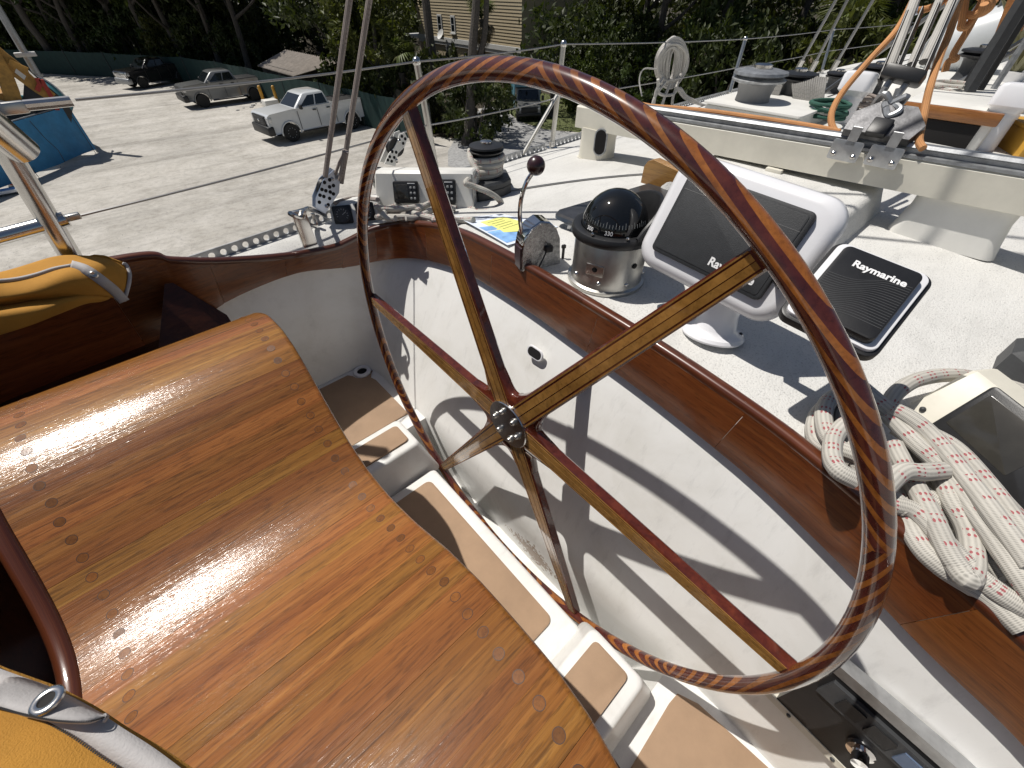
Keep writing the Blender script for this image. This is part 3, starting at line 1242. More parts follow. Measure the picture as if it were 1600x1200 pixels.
for dx, dy, q in ((0, .006, 196), (.01, 0, 258)):
    a = radians(q)
    M_ = align(cb + Vector((cos(a) * .089, sin(a) * .089, .064 + dx)), (cos(a), sin(a), 0), (0, 0, 1))
    G().lathe([(.0065, -.001), (.0065, .0022), (.0001, .0022)], 12, M_, cap=False).obj('hole', MT['dark'], drum)
g = G()
g.lathe([(.080, .120), (.098, .121), (.1005, .125), (.1005, .135), (.097, .141), (.088, .144), (.079, .142)], 48, CT, cap=False)
ring = g.obj('bezel', MT['black'], comp)
for a in (185, 235, 290):
    a = radians(a)
    G().sphere(cb + Vector((cos(a) * .092, sin(a) * .092, .147)), .004, 8, 5).obj('screw', MT['steel'], ring)
g = G()
g.lathe([(.078 * cos(radians(q)), .136 + .084 * sin(radians(q))) for q in range(0, 90, 9)] + [(.0001, .220)], 40, CT, cap=False)
g.obj('dome', MT['glassd'], comp)
# glare hood: a raised collar on the forward starboard side
g = G()
rows = []
for i in range(21):
    t = i / 20
    a = radians(-112 + 150 * t)
    h = .146 + .062 * sin(pi * t) ** .7
    e = Vector((cos(a), sin(a), 0))
    rows.append([cb + e * .0985 + Vector((0, 0, .13)), cb + e * .1005 + Vector((0, 0, h - .003)), cb + e * .098 + Vector((0, 0, h)), cb + e * .0925 + Vector((0, 0, h)), cb + e * .090 + Vector((0, 0, h - .004)), cb + e * .090 + Vector((0, 0, .13))])
g.grid(rows)
g.obj('glare_hood', MT['black'], comp)
# graduated card seen through the dome
g = G()
for k in range(24):
    a = radians(150 + k * 5.6)
    e = Vector((cos(a), sin(a), 0))
    h = .030 if k % 3 else .034
    zz = .022
    r0 = sqrt(.0782 ** 2 - zz ** 2)
    r1 = sqrt(.0782 ** 2 - h ** 2)
    p0, p1 = cb + e * r0 + Vector((0, 0, .138 + zz)), cb + e * r1 + Vector((0, 0, .138 + h))
    rod(g, p0, p1, .0005, 4)
g.obj('graduations', MT['key'], comp)
for s_, q in (('330', 207), ('300', 172)):
    a = radians(q)
    e = Vector((cos(a), sin(a), 0))
    p = cb + e * .0785 + Vector((0, 0, .138 + .012))
    text('card_numeral', s_, .0125, align(p, e + Vector((0, 0, .16)), (-sin(a) * 1, cos(a) * 1, 0)), MT['print'], comp)

# ---------------------------------------------------------------- throttle
tb = Vector((.352, .272, deckz(.27)))
thr = thing('throttle_lever', 'chromed engine throttle with a burgundy ball knob on its bent lever', 'throttle', tb)
ux = Vector((.94, -.33, 0)).normalized()
uy = Vector((-ux.y, ux.x, 0))
TM = Matrix((ux, uy, (0, 0, 1))).transposed().to_4x4()
TM = TM @ Matrix.Scale(1.08, 4)
TM.translation = tb
prof_ = [(-.056, 0), (-.056, .055), (-.050, .083), (-.034, .106), (-.010, .118), (.014, .113), (.034, .094), (.046, .066), (.052, .0)]


def arch(inset, y):
    return [(x * (1 - inset * 8), y, max(0, z - inset)) for x, z in prof_]


g = G()
g.stack([arch(.0, .022), arch(.0, .0215), arch(0, -.0185), arch(.003, -.021)], TM)
g.obj('housing', MT['chrome'], thr)
g = G()
g.stack([arch(.0035, -.0205), arch(.0045, -.0225)], TM)
g.obj('side_cover', MT['crackle'], thr)
g = G()
g.bbox((-.0575, .0, .030), (.004, .036, .055), .001, 1, TM)
g.obj('slot_plate', MT['knob'], thr)
g = G()
lv = [TM @ Vector(p) for p in ((-.046, .004, .085), (-.052, .004, .125), (-.050, .003, .165), (-.040, .001, .198), (-.026, 0, .218))]
g.tube(spline(lv, 6), .0055, 10)
g.obj('lever', MT['chrome'], thr)
g = G()
g.sphere(TM @ Vector((-.018, -.001, .232)), .0215, 24, 14)
g.obj('knob', MT['knob'], thr)
g = G()
g.bbox((.012, -.028, .05), (.02, .012, .016), .003, 2, TM)
rod(g, TM @ Vector((.005, -.03, .045)), TM @ Vector((-.018, -.034, .004)), .0022, 8)
g.obj('kill_switch', MT['black'], thr)
g = G()
rod(g, TM @ Vector((.07, .0, .0)), TM @ Vector((.07, .0, .03)), .004, 8)
g.bbox((.07, 0, .032), (.012, .008, .01), .002, 1, TM)
t_ = thing('deck_pin', 'small black pin standing on the deck beside the throttle housing', 'pin', TM @ Vector((.07, 0, 0)))
g.obj('pin', MT['black'], t_)

# ---------------------------------------------------------------- chart and sticky note
zc = .150
A_, B_, C_, D_ = (D(712, 335, zc + .004), D(782, 331, zc), D(872, 359, zc - .003), D(793, 390, zc))


def sheet_pt(s, t, dz=0):
    a = A_.lerp(B_, s).lerp(D_.lerp(C_, s), t)
    a.z = deckz(a.y) + .0025 + .004 * (1 - s) ** 3 * (1 - t) + .006 * (1 - s) ** 4 + dz
    return a


def patch(name, s0, s1, t0, t1, dz, mat, par, n=6):
    g = G()
    g.grid([[sheet_pt(s0 + (s1 - s0) * i / n, t0 + (t1 - t0) * j / n, dz) for j in range(n + 1)] for i in range(n + 1)])
    return g.obj(name, mat, par)


chart = patch('paper_chart', 0, 1, 0, 1, 0, MT['paper'], None, 14)
tag(chart, 'loose printed chart sheet with pale blue panels lying on deck under a yellow note', 'chart')
patch('printed_panel', .04, .96, .60, .95, .0007, MT['blueprint'], chart)
patch('printed_panel', .05, .42, .44, .57, .0007, MT['blueprint'], chart)
for k in range(3):
    patch('text_line', .25, .75 - .12 * k, .05 + .05 * k, .065 + .05 * k, .0007, MT['ink'], chart)
patch('text_line', .86, .97, .03, .09, .0007, MT['ink'], chart)
patch('text_line', .45, .60, .33, .37, .0007, MT['ink'], chart)
g = G()
sp4 = [D(749, 346, zc), D(786, 338, zc), D(826, 352, zc), D(812, 365, zc), D(786, 366, zc)]
g.stack([[(p.x, p.y, deckz(p.y) + .005) for p in sp4], [(p.x, p.y, deckz(p.y) + .0056) for p in sp4]])
note = tag(g.obj('sticky_note', MT['sticky']), 'yellow handwritten note lying on top of the blue chart', 'note')
for k in range(5):
    t = .18 + .16 * k
    a = sp4[0].lerp(sp4[4], t).lerp(sp4[1].lerp(sp4[2], t), .18)
    b = sp4[0].lerp(sp4[4], t).lerp(sp4[1].lerp(sp4[2], t), .82 - .1 * (k % 2))
    pts = []
    for q in range(15):
        p = a.lerp(b, q / 14)
        pts.append((p.x + .0012 * sin(q * 2.1 + k), p.y + .001 * cos(q * 3.3), deckz(p.y) + .0060))
    g = G()
    g.tube(pts, .0005, 4)
    g.obj('handwriting', MT['ink'], note)


# ---------------------------------------------------------------- instrument pods
def wedge(a, b, h, lean, depth, e=.008):
    """housing with a sloping face from a (left) to b (right) as the helmsman sees it; returns geometry and face frame"""
    a, b = Vector(a), Vector(b)
    x = (b - a).normalized()
    z = Vector((0, 0, 1))
    back = z.cross(x)
    L = (b - a).length
    M_ = Matrix((x, back, z)).transposed().to_4x4()
    M_.translation = a
    sec = [(0, 0), (lean * .9, h - e), (lean + e, h), (lean + .055, h - .004), (depth, .02), (depth, 0)]
    g = G()
    g.stack([[(e * .0 + .006, y, max(zz - .004, 0)) for y, zz in sec], [(0, y, zz) if i == 0 else (.012, y, zz) for i, (y, zz) in enumerate(sec)],
             [(L, y, zz) if i == 0 else (L - .012, y, zz) for i, (y, zz) in enumerate(sec)], [(L - .006, y, max(zz - .004, 0)) for y, zz in sec]], M_)
    fz = (M_.to_3x3() @ Vector((0, -h, lean * .9))).normalized()
    fy = (M_.to_3x3() @ Vector((0, lean * .9, h))).normalized()
    FM = Matrix((x, fy, fz)).transposed().to_4x4()
    FM.translation = a
    return g, FM, L


def display(par, FM, cx, cy, w, h, keys=3, screen=.56):
    T = FM @ Matrix.Translation((cx, cy, 0))
    g = slab(G(), w, h, .008, .0, .014, .004, T)
    body = g.obj('display', MT['black'], par)
    sw = w * screen
    slab(G(), sw, h * .66, .003, .013, .0146, .0008, T @ Matrix.Translation((-w * .5 + sw * .5 + w * .06, h * .04, 0))).obj('screen', MT['lcd'], body)
    kx = -w * .5 + sw + w * .06
    for i in range(2):
        for j in range(keys):
            c_ = T @ Matrix.Translation((kx + (w - sw - w * .06) * (.30 + .38 * i), h * (.22 - .24 * j), 0))
            slab(G(), w * .085, h * .10, .0025, .013, .0156, .001, c_).obj('button', MT['key'], body)
    slab(G(), w * .30, h * .035, .0005, .013, .0143, .0002, T @ Matrix.Translation((w * .26, h * .40, 0))).obj('lettering', MT['print'], body)
    return body


pod = thing('instrument_pod', 'white wedge housing with two small black displays on the far side deck below the winch', 'instrument pod', (.4, .9, .11))
g, FM, L = wedge((.275, 1.055, deckz(1.0)), (.512, .760, deckz(.76) - .008), .122, .032, .16)
g.obj('housing', MT['wpaint'], pod, angle=30)
display(pod, FM, .125, .058, .094, .074, 3)
display(pod, FM, .262, .060, .100, .082, 3)
pod2 = thing('gauge_pod', 'small white box with two round black dials ahead of the perforated rail', 'gauge pod', (.2, 1.03, .09))
g, FM2, L = wedge((.10, 1.075, .082), (.262, .985, .085), .068, .03, .09)
g.obj('housing', MT['wpaint'], pod2, angle=30)
for cx, cy in ((.045, .034), (.125, .036)):
    T = FM2 @ Matrix.Translation((cx, cy, 0))
    slab(G(), .066, .062, .006, 0, .006, .002, T).obj('dial_plate', MT['black'], pod2)
    G().lathe([(.027, .005), (.027, .011), (.024, .0125), (.0225, .0105), (.0001, .0105)], 24, T, cap=False).obj('dial', MT['dgrey'], pod2)
    g = G()
    for k in range(10):
        a = radians(-40 + 26 * k)
        rod(g, T @ Vector((cos(a) * .016, sin(a) * .016, .0112)), T @ Vector((cos(a) * .021, sin(a) * .021, .0112)), .0005, 4)
    rod(g, T @ Vector((0, 0, .0115)), T @ Vector((.013, .008, .0115)), .0006, 4)
    g.obj('scale', MT['print'], pod2)
spod = thing('instrument_pod', 'white wedge housing with one big black display beside the rope pile near the right edge', 'instrument pod', (.45, -.75, .12))
A2, B2 = Vector((.492, -.560, deckz(.57) - .004)), Vector((.318, -.86, deckz(.86) - .008))
g, FM3, L = wedge(A2, B2, .092, .062, .19)
g.obj('housing', MT['cream'], spod, angle=30)
display(spod, FM3, .135, .060, .170, .108, 2, .62)
for k, cx in enumerate((.02,)):
    G().sphere(FM3 @ Vector((cx, .02, .001)), .005, 10, 6).obj('screw', MT['dgrey'], spod)


# ---------------------------------------------------------------- chart plotter pod and pilot display
rr, uu, nn = Vector((-.051, -.998, -.047)), Vector((.405, -.064, .912)), Vector((-.913, .027, .407))
PM = Matrix((rr, uu, nn)).transposed().to_4x4()
PM.translation = Vector((.40, -.166, .375))
npod = thing('plotter_pod', 'white moulded chart plotter pod with a black screen cover on a pedestal behind the wheel', 'plotter pod', (.407, -.21, .165))
g = G()
L_ = []
W_, H_ = .318, .226
for z, ins, r_ in ((-.085, .060, .05), (-.078, .040, .055), (-.05, .012, .05), (-.018, .0, .046), (-.004, .004, .044), (.003, .013, .040), (.005, .020, .036)):
    L_.append([(x + .002, y - .002, z) for x, y in rrect(W_ - 2 * ins, H_ - 2 * ins, r_, 8)])
g.stack(L_, PM)
g.obj('shell', MT['wplast'], npod, angle=60)
sc_ = slab(G(), .238, .157, .010, .004, .017, .004, PM, 0, 5).obj('screen_cover', MT['cover'], npod)
slab(G(), .224, .143, .006, .0165, .0182, .0012, PM, 0, 4).obj('cover_panel', MT['cover'], sc_)
g = G()
rod(g, PM @ Vector((-.112, .045, .0181)), PM @ Vector((.112, .045, .0181)), .0005, 4)
g.obj('crease', MT['dgrey'], sc_)
text('maker_lettering', 'Raymarine', .0215, PM @ Matrix.Translation((.050, -.052, .0184)), MT['print'], sc_, .03, .0004, 1.0)
g = G()
dz0 = deckz(.21)
pb = Vector((.407, -.212, dz0))
g.lathe([(.064, 0), (.065, .004), (.061, .010), (.050, .014), (.043, .022), (.038, .05), (.036, .1)], 32, align(pb, (.18, .1, 1)))
ped = g.obj('pedestal', MT['wplast'], npod)
for k in range(5):
    a = radians(150 + 50 * k)
    G().sphere(pb + Vector((cos(a) * .054, sin(a) * .054, .012)), .0045, 8, 5).obj('bolt', MT['black'], ped)
g = G()
g.tube([pb + Vector((.02, .012, .085)), pb + Vector((.035, .03, .14)), PM @ Vector((0, -.02, -.075))], .035, 16)
g.obj('neck', MT['wplast'], npod)
r2, u2 = Vector((.0307, -.9951, -.0946)).normalized(), Vector((.9159, -.0098, .4021)).normalized()
n2 = r2.cross(u2).normalized()
u2 = n2.cross(r2)
IM = Matrix((r2, u2, n2)).transposed().to_4x4()
IM.translation = Vector((.330, -.402, .388))
pil = thing('pilot_display', 'square pilot display under a wave-ribbed black cover hung beside the plotter pod', 'pilot display', IM.translation)
slab(G(), .138, .170, .018, -.024, -.010, .003, IM @ Matrix.Translation((0, .0, 0)), 0, 6).obj('mounting_plate', MT['black'], pil)
slab(G(), .126, .157, .014, -.010, -.004, .002, IM, 0, 6).obj('bezel', MT['wplast'], pil)
cov = slab(G(), .106, .136, .010, -.004, .0095, .003, IM @ Matrix.Translation((0, -.004, 0)), 0, 6).obj('sun_cover', MT['black'], pil)
g = G()
for k in range(19):
    pts = []
    for q in range(29):
        x = -.050 + .100 * q / 28
        y = .018 - k * .0046 + .030 * (1 / (1 + math.exp(-(x - .004 + k * .0016) * 90)) - .35) - .0
        if k < 3 and x < .0:
            pass
        if -.067 < y < .052:
            pts.append(IM @ Vector((x, y - .004, .0094)))
    if len(pts) > 4:
        g.tube(pts, .00075, 6)
g.obj('rib', MT['dgrey'], cov)['kind'] = 'stuff'
text('maker_lettering', 'Raymarine', .0168, IM @ Matrix.Translation((.006, .034, .0102)), MT['print'], cov, .032, .0004, 1.0)
g = G()
g.tube([IM @ Vector((-.04, 0, -.02)), IM @ Vector((-.10, -.0, -.04)), PM @ Vector((.13, -.04, -.05))], .014, 10)
g.obj('arm', MT['black'], pil)

# ---------------------------------------------------------------- sliding hatch
hz = .200
hat = thing('sliding_hatch', 'dark smoked sliding hatch with a teak end board just beyond the compass', 'hatch', (.85, .15, .165))
HF = [(.575, .425), (1.02, .372), (1.02, -.20), (.60, -.20)]
poly = [(.566, .40), (.572, .418), (.59, .427), (1.02, .372), (1.02, -.20), (.575, -.20)]
g = G()
g.stack([[(x + .012, y - .01, hz - .026) for x, y in poly], [(x, y, hz - .018) for x, y in poly], [(x, y, hz - .006) for x, y in poly], [(x + .006, y - .004, hz) for x, y in poly]])
g.obj('lid', MT['smoke'], hat)
g = G()
g.prism([(.60, .40), (1.02, .35), (1.02, -.19), (.60, -.19)], deckz(.3) - .01, hz - .02)
g.obj('coaming', MT['wpaint'], hat)
g = G()
slab(g, .05, .028, .01, 0, .012, .003, align((.602, .372, .166), (-.55, .8, .2), (.8, .55, 0)))
br_ = g.obj('hinge', MT['alu'], hat)
G().sphere((.598, .378, .168), .006, 10, 6).obj('bolt', MT['black'], br_)
g = G()
bp = [(.402, -.005), (.402, .048), (.392, .068), (.370, .076), (.27, .062), (-.12, .050), (-.20, .045), (-.20, -.005)]
g.stack([[(1.045, y, hz + z) for y, z in bp], [(1.006, y, hz + z) for y, z in bp]])
g.obj('end_board', MT['bamboo'], hat)

# raised hatch garage behind the plotter pod
g = G()
L_ = []
zb_ = .13
for z, ins in ((zb_, -.03), (.222, 0), (.236, .004), (.243, .013), (.246, .026)):
    L_.append([(x, y, z) for x, y in rrect(.46 - 2 * ins, .56 - 2 * ins, .035, 5, (1.235, .045))])
g.stack(L_)
g.obj('hatch_garage', MT['deck'], yacht, angle=50)

# ---------------------------------------------------------------- winches and rope
def winch(loc, s, label, mat='dgrey', handle=True, group=None):
    T = Matrix.Translation(loc) @ Matrix.Diagonal((s, s, s, 1))
    w = thing('winch', label, 'winch', loc, 0, group)
    G().lathe([(.085, 0), (.085, .012), (.070, .022), (.060, .05), (.056, .085), (.062, .115), (.066, .12)], 32, T).obj('drum', MT[mat], w, angle=40)
    G().lathe([(.066, .120), (.088, .126), (.090, .132), (.074, .140), (.090, .146), (.088, .154), (.06, .160), (.03, .162)], 32, T).obj('self_tailer', MT['galv'] if mat != 'dgrey' else MT['black'], w, angle=40)
    G().lathe([(.03, .160), (.03, .172), (.022, .176), (.0001, .176)], 20, T, cap=False).obj('cap', MT['steel'], w)
    return w


base = Vector((.675, .868, deckz(.87)))
blk = [(.56, .835), (.565, .80), (.60, .785), (.665, .775), (.72, .79), (.80, .905), (.79, .94), (.72, .955), (.60, .90)]
t_ = thing('deck_plinth', 'dark grey moulded plinth under the rope-wrapped winch on the far side', 'winch base', base)
g = G()
cx, cy = .675, .865
g.stack([[(x, y, deckz(y) - .002) for x, y in blk], [(x, y, deckz(y) + .048) for x, y in blk], [(cx + (x - cx) * .93, cy + (y - cy) * .93, deckz(y) + .056) for x, y in blk]])
pl_ = g.obj('plinth', MT['dgrey'], t_, angle=30)
g = G()
sm = [(cx + (x - cx) * 1.01, cy + (y - cy) * 1.01, deckz(y) + .030) for x, y in blk]
g.tube(sm, .0022, 6, closed=True)
g.obj('seam', MT['black'], t_)
wb = base + Vector((0, .01, .054))
wn = winch(wb, .72, 'stubby winch with braided rope wound round its drum on a dark plinth')
g = G()
pts = []
for k in range(64):
    a = 2 * pi * k / 16 + 2.4
    rr_ = .056 + .004 * sin(k * .7)
    pts.append(wb + Vector((cos(a) * rr_, sin(a) * rr_, .014 + .068 * k / 64)))
tail = [wb + Vector(p) for p in ((.00, .060, .086),)]
pts += [wb + Vector(p) for p in ((-.04, .05, .088), (-.075, .0, .075), (-.09, -.05, .045))]
pts += [D(728, 285, .215), D(742, 292, .20), D(760, 299, .185), D(775, 308, .160), D(783, 318, .132), D(772, 328, .126), D(750, 331, .125), D(735, 326, .124), D(718, 323, .124), D(700, 330, .124)]
g.tube(spline(pts, 5), .0105, 10)
tag(g.obj('winch_rope', MT['ropew']), 'white braided rope with red flecks wound on the plinth winch and led to deck', 'rope')
# tangled tail lying before the far pods
random.seed(11)
tang = [[(702, 326), (680, 322), (650, 318), (620, 322), (592, 330)], [(690, 345), (660, 350), (640, 338), (615, 330), (596, 338), (590, 346), (606, 350), (640, 346)],
        [(684, 322), (664, 334), (650, 346), (634, 352)], [(618, 352), (606, 344), (600, 334), (612, 328), (640, 332), (672, 340), (684, 352)],
        [(650, 330), (672, 318), (690, 322), (712, 326)], [(588, 322), (600, 326), (630, 326), (660, 322)], [(676, 354), (700, 350), (716, 352), (728, 358), (740, 366)]]
for k, st in enumerate(tang):
    g = G()
    g.tube(spline([D(u, min(v, 338 + k), .122 + .005 * k + .006 * sin(i * 2 + k)) for i, (u, v) in enumerate(st)], 6), .0100, 10)
    if k == 0:
        tg = g.obj('rope_tangle', MT['ropew'])
        tag(tg, 'loose tangle of red-flecked white rope heaped before the far instrument pod', 'rope')
    else:
        g.obj('strand', MT['ropew'], tg)
# hank of rope on the starboard side deck
RR = .0132
hank = [([(1395, 640), (1424, 655), (1462, 688), (1515, 755), (1560, 815), (1615, 890)], .205),
        ([(1390, 650), (1428, 690), (1478, 740), (1530, 810), (1580, 880), (1630, 950)], .190),
        ([(1430, 668), (1490, 700), (1545, 760), (1590, 820), (1640, 880)], .190),
        ([(1400, 668), (1448, 700), (1500, 770), (1545, 840), (1600, 900)], .180),
        ([(1396, 695), (1420, 742), (1452, 800), (1486, 870), (1515, 905)], .180),
        ([(1380, 785), (1430, 800), (1480, 852), (1532, 905), (1590, 945), (1640, 965)], .175),
        ([(1374, 770), (1408, 738), (1440, 738), (1472, 735)], .200),
        ([(1468, 735), (1484, 778), (1512, 830), (1520, 880), (1512, 905), (1490, 880)], .176),
        ([(1396, 735), (1450, 778), (1480, 800), (1530, 850), (1575, 905)], .165),
        ([(1440, 690), (1520, 735), (1570, 790), (1625, 850)], .176),
        ([(1395, 700), (1440, 730), (1530, 830), (1590, 905), (1640, 945)], .163),
        ([(1330, 612), (1300, 622), (1287, 645), (1292, 680), (1312, 700), (1340, 712), (1380, 735)], .190),
        ([(1318, 616), (1284, 640), (1272, 665), (1276, 690), (1300, 706), (1330, 722)], .170),
        ([(1345, 650), (1325, 660), (1304, 682), (1300, 712), (1310, 735), (1340, 752)], .200),
        ([(1336, 625), (1318, 645), (1315, 668), (1325, 695), (1335, 715), (1360, 750), (1420, 800)], .176),
        ([(1345, 605), (1372, 628), (1398, 650)], .195),
        ([(1388, 700), (1400, 760), (1430, 840), (1470, 885), (1540, 930), (1600, 985)], .160)]
for k, (st, z) in enumerate(hank):
    g = G()
    g.tube(spline([D(u, v, z + .004 * sin(i * 1.7 + k)) for i, (u, v) in enumerate(st)], 8), RR, 12)
    if k == 0:
        hk = g.obj('rope_hank', MT['ropew'])
        tag(hk, 'thick hank of white rope with red flecks piled along the near coaming', 'rope')
    else:
        g.obj('strand', MT['ropew'], hk)
g = G()
g.tube(spline([D(1386, 636, .175), D(1402, 612, .19), D(1432, 594, .198), D(1480, 586, .19), D(1530, 592, .165), D(1600, 612, .155), D(1660, 640, .15)], 8), RR, 12)
tag(g.obj('rope_lead', MT['ropew']), 'single red-flecked rope arching behind the near instrument pod', 'rope')
# the other winch plinth (seen at the right-hand edge)
g = G()
cx, cy = .77, -.78
bl2 = [(.715, -.70), (.75, -.655), (.82, -.655), (.88, -.70), (.90, -.80), (.84, -.90), (.74, -.92), (.70, -.82)]
g.stack([[(x, y, deckz(y) - .002) for x, y in bl2], [(x, y, deckz(y) + .05) for x, y in bl2], [(cx + (x - cx) * .9, cy + (y - cy) * .9, deckz(y) + .062) for x, y in bl2]])
t_ = thing('deck_plinth', 'dark grey moulded plinth at the right edge behind the near instrument pod', 'winch base', (.77, -.78, .12))
g.obj('plinth', MT['dgrey'], t_, angle=30)
winch((.80, -.80, deckz(.8) + .06), .8, 'winch on the dark plinth at the right edge of the deck')

# ---------------------------------------------------------------- engine panel let into the forward wall
TLp, BLp = Vector((.112, -.703, -.125)), Vector((.078, -.692, -.285))
TRp, BRp = Vector((.075, -1.05, -.100)), Vector((.050, -1.05, -.280))
pan = thing('engine_panel', 'black recessed engine control panel in a bare metal frame low on the white wall', 'control panel', BLp)


def quadbox(q, out0, out1, name, mat, par):
    n = (q[1] - q[0]).cross(q[3] - q[0]).normalized()
    if n.x > 0:
        n = -n
    g = G()
    g.stack([[p + n * out0 for p in q], [p + n * out1 for p in q]])
    return g.obj(name, mat, par)


def qp(s, t):
    return TLp.lerp(TRp, s).lerp(BLp.lerp(BRp, s), t)


quadbox([qp(0, 0), qp(1, 0), qp(1, 1), qp(0, 1)], -.05, .004, 'back_box', MT['black'], pan)
quadbox([qp(-.02, -.13), qp(1, -.13), qp(1, 0.0), qp(-.02, 0.0)], -.02, .008, 'frame_rail', MT['alu'], pan)
fr2 = quadbox([qp(-.05, 1), qp(1, 1), qp(1, 1.10), qp(-.05, 1.10)], -.02, .006, 'frame_rail', MT['cream'], pan)
for s in (.08, .3, .55, .8):
    p = qp(s, 1.05)
    G().sphere(p + Vector((-.006, 0, .002)), .004, 8, 5).obj('screw', MT['dgrey'], fr2)
quadbox([qp(.03, .08), qp(.62, .08), qp(.62, .36), qp(.03, .36)], .004, .012, 'switch_strip', MT['dgrey'], pan)
for k in range(4):
    quadbox([qp(.10 + .12 * k, .13), qp(.19 + .12 * k, .13), qp(.19 + .12 * k, .30), qp(.10 + .12 * k, .30)], .012, .015, 'switch', MT['black' if k < 2 else 'blueled'], pan)
g = G()
g.lathe([(.02, 0), (.02, .008), (.012, .010), (.012, .03), (.0001, .031)], 20, align(qp(.30, .62), (-.95, -.1, .2)), cap=False)
g.obj('ignition', MT['chrome'], pan)
for s in (.52, .72):
    g = G()
    g.lathe([(.034, .003), (.036, .012), (.030, .015), (.028, .010), (.0001, .010)], 28, align(qp(s, .68), (-.95, -.1, .2)), cap=False)
    g.obj('gauge', MT['dgrey'], pan)
# ---------------------------------------------------------------- perforated toe rail
def rail(x0, x1, sgn, cell=.0345, h=.037, hr=.0098):
    g = G()
    pts, x = [], x0
    while x < x1:
        pts.append(Vector((x, sgn * (hb(x) - .012), deckz(hb(x)) - .002)))
        x += cell * (1 / sqrt(1 + ((hb(x + .01) - hb(x)) / .01) ** 2))
    N = 16
    for a, b in zip(pts, pts[1:]):
        ex = (b - a)
        l = ex.length
        ex.normalize()
        ny = Vector((0, 0, 1)).cross(ex)
        sq, ci = [], []
        for k in range(N):
            an = 2 * pi * k / N + pi / 4
            c_, s_ = cos(an), sin(an)
            m = max(abs(c_), abs(s_))
            sq.append((l / 2 + c_ / m * l / 2, h / 2 + s_ / m * h / 2))
            ci.append((l / 2 + c_ * hr, h / 2 + s_ * hr))
        v = []
        for off in (-.0025, .0025):
            for q in (sq, ci):
                v += [a + ex * x_ + Vector((0, 0, z_)) + ny * off for x_, z_ in q]
        fs = []
        for k in range(N):
            k2 = (k + 1) % N
            fs += [(k, k2, N + k2, N + k), (2 * N + k, 3 * N + k, 3 * N + k2, 2 * N + k2), (N + k, N + k2, 3 * N + k2, 3 * N + k)]
            if k in (0, 1, 2, 3):
                fs.append((k, 2 * N + k, 2 * N + k2, k2))
        g.add(v, fs)
    return g.obj('toe_rail', MT['galv'], yacht, smooth=False)


rail(-.62, .62, 1)
rail(.625, 1.40, 1)
rail(1.47, 5.2, 1)
g = G()
g.tube([(x, hb(x) - .012, deckz(hb(x)) + .0) for x in [-.62 + .1 * k for k in range(60)]], .006, 6)
g.obj('rail_foot', MT['galv'], yacht)

# ---------------------------------------------------------------- stanchions, lifelines, pushpit
ST = [(Vector((.655, 1.20, .078)), Vector((.632, 1.215, .505))), (Vector((1.432, 1.245, .072)), Vector((1.46, 1.235, .508))),
      (Vector((3.42, 1.25, .08)), Vector((3.52, 1.30, .42))), (Vector((5.2, 1.20, .08)), Vector((5.3, 1.28, .40)))]
stl = ['slim stanchion behind the left shoulder of the wheel rim', 'upright stanchion with a slanting brace beyond the top of the wheel',
       'leaning stanchion forward of the hanging rope hank', 'most distant stanchion on the far rail']
for (a, b), lb in zip(ST, stl):
    t_ = thing('stanchion', lb, 'stanchion', a, 0, 'stanchions along the far rail')
    g = G()
    rod(g, a, b, .0125, 10)
    g.obj('post', MT['steelb'], t_)
    G().sphere(b, .016, 12, 8).obj('eye', MT['steel'], t_)
    G().lathe([(.03, 0), (.03, .006), (.016, .01), (.015, .035)], 16, Matrix.Translation(a)).obj('foot', MT['steel'], t_)
    if b.x < 2 and b.x > 1:
        g = G()
        rod(g, a.lerp(b, .56), Vector((1.20, 1.232, .085)), .009, 8)
        g.obj('brace', MT['steelb'], t_)
up = [DY(118, 156, 1.0)] + [b for a, b in ST] + [Vector((7.2, 1.0, .40))]
lo = [DY(122, 338, 1.03)] + [a.lerp(b, .52) for a, b in ST] + [Vector((7.2, .98, .26))]
for nm, pts, lb in (('lifeline', up, 'upper wire lifeline running along the far rail'), ('lifeline', lo, 'lower wire lifeline running along the far rail')):
    g = G()
    P_ = []
    for a, b in zip(pts, pts[1:]):
        for k in range(8):
            t = k / 8
            P_.append(a.lerp(b, t) - Vector((0, 0, .006 * 4 * t * (1 - t))))
    P_.append(pts[-1])
    g.tube(P_, .0030, 6)
    tag(g.obj(nm, MT['wire']), lb, 'lifeline')
push = thing('pushpit', 'polished stainless stern rail tubes rising behind the yellow cover', 'stern rail', (-.6, 1.05, .1))
g = G()
a, b = DY(109, 398, 1.0), DY(0, 218, 1.0)
rod(g, a + (a - b) * .6, b + (b - a) * 2.0, .0215, 16)
g.obj('upright', MT['steel'], push)
g = G()
a, b = DY(104, 342, 1.0), DY(0, 370, 1.0)
rod(g, a, b + (b - a) * 2, .0165, 14)
g.obj('lower_tube', MT['steel'], push)
g = G()
a, b = DY(36, 236, .98), DY(-40, 172, .93)
rod(g, a, b, .030, 18)
g.obj('rod_socket', MT['steel'], push)
g = G()
a = DY(112, 158, 1.0)
rod(g, a, DY(40, 165, 1.0), .010, 10)
rod(g, DY(20, 168, 1.0), DY(44, 165, 1.0), .006, 8)
g.obj('swage', MT['steel'], push)
g = G()
c_ = DY(8, 170, 1.0)
g.bbox(c_, (.07, .016, .022), .004)
g.obj('toggle', MT['steelb'], push)
g = G()
c_ = DY(112, 339, 1.02)
g.bbox(c_, (.034, .016, .015), .003)
g.obj('shackle', MT['steelb'], push)

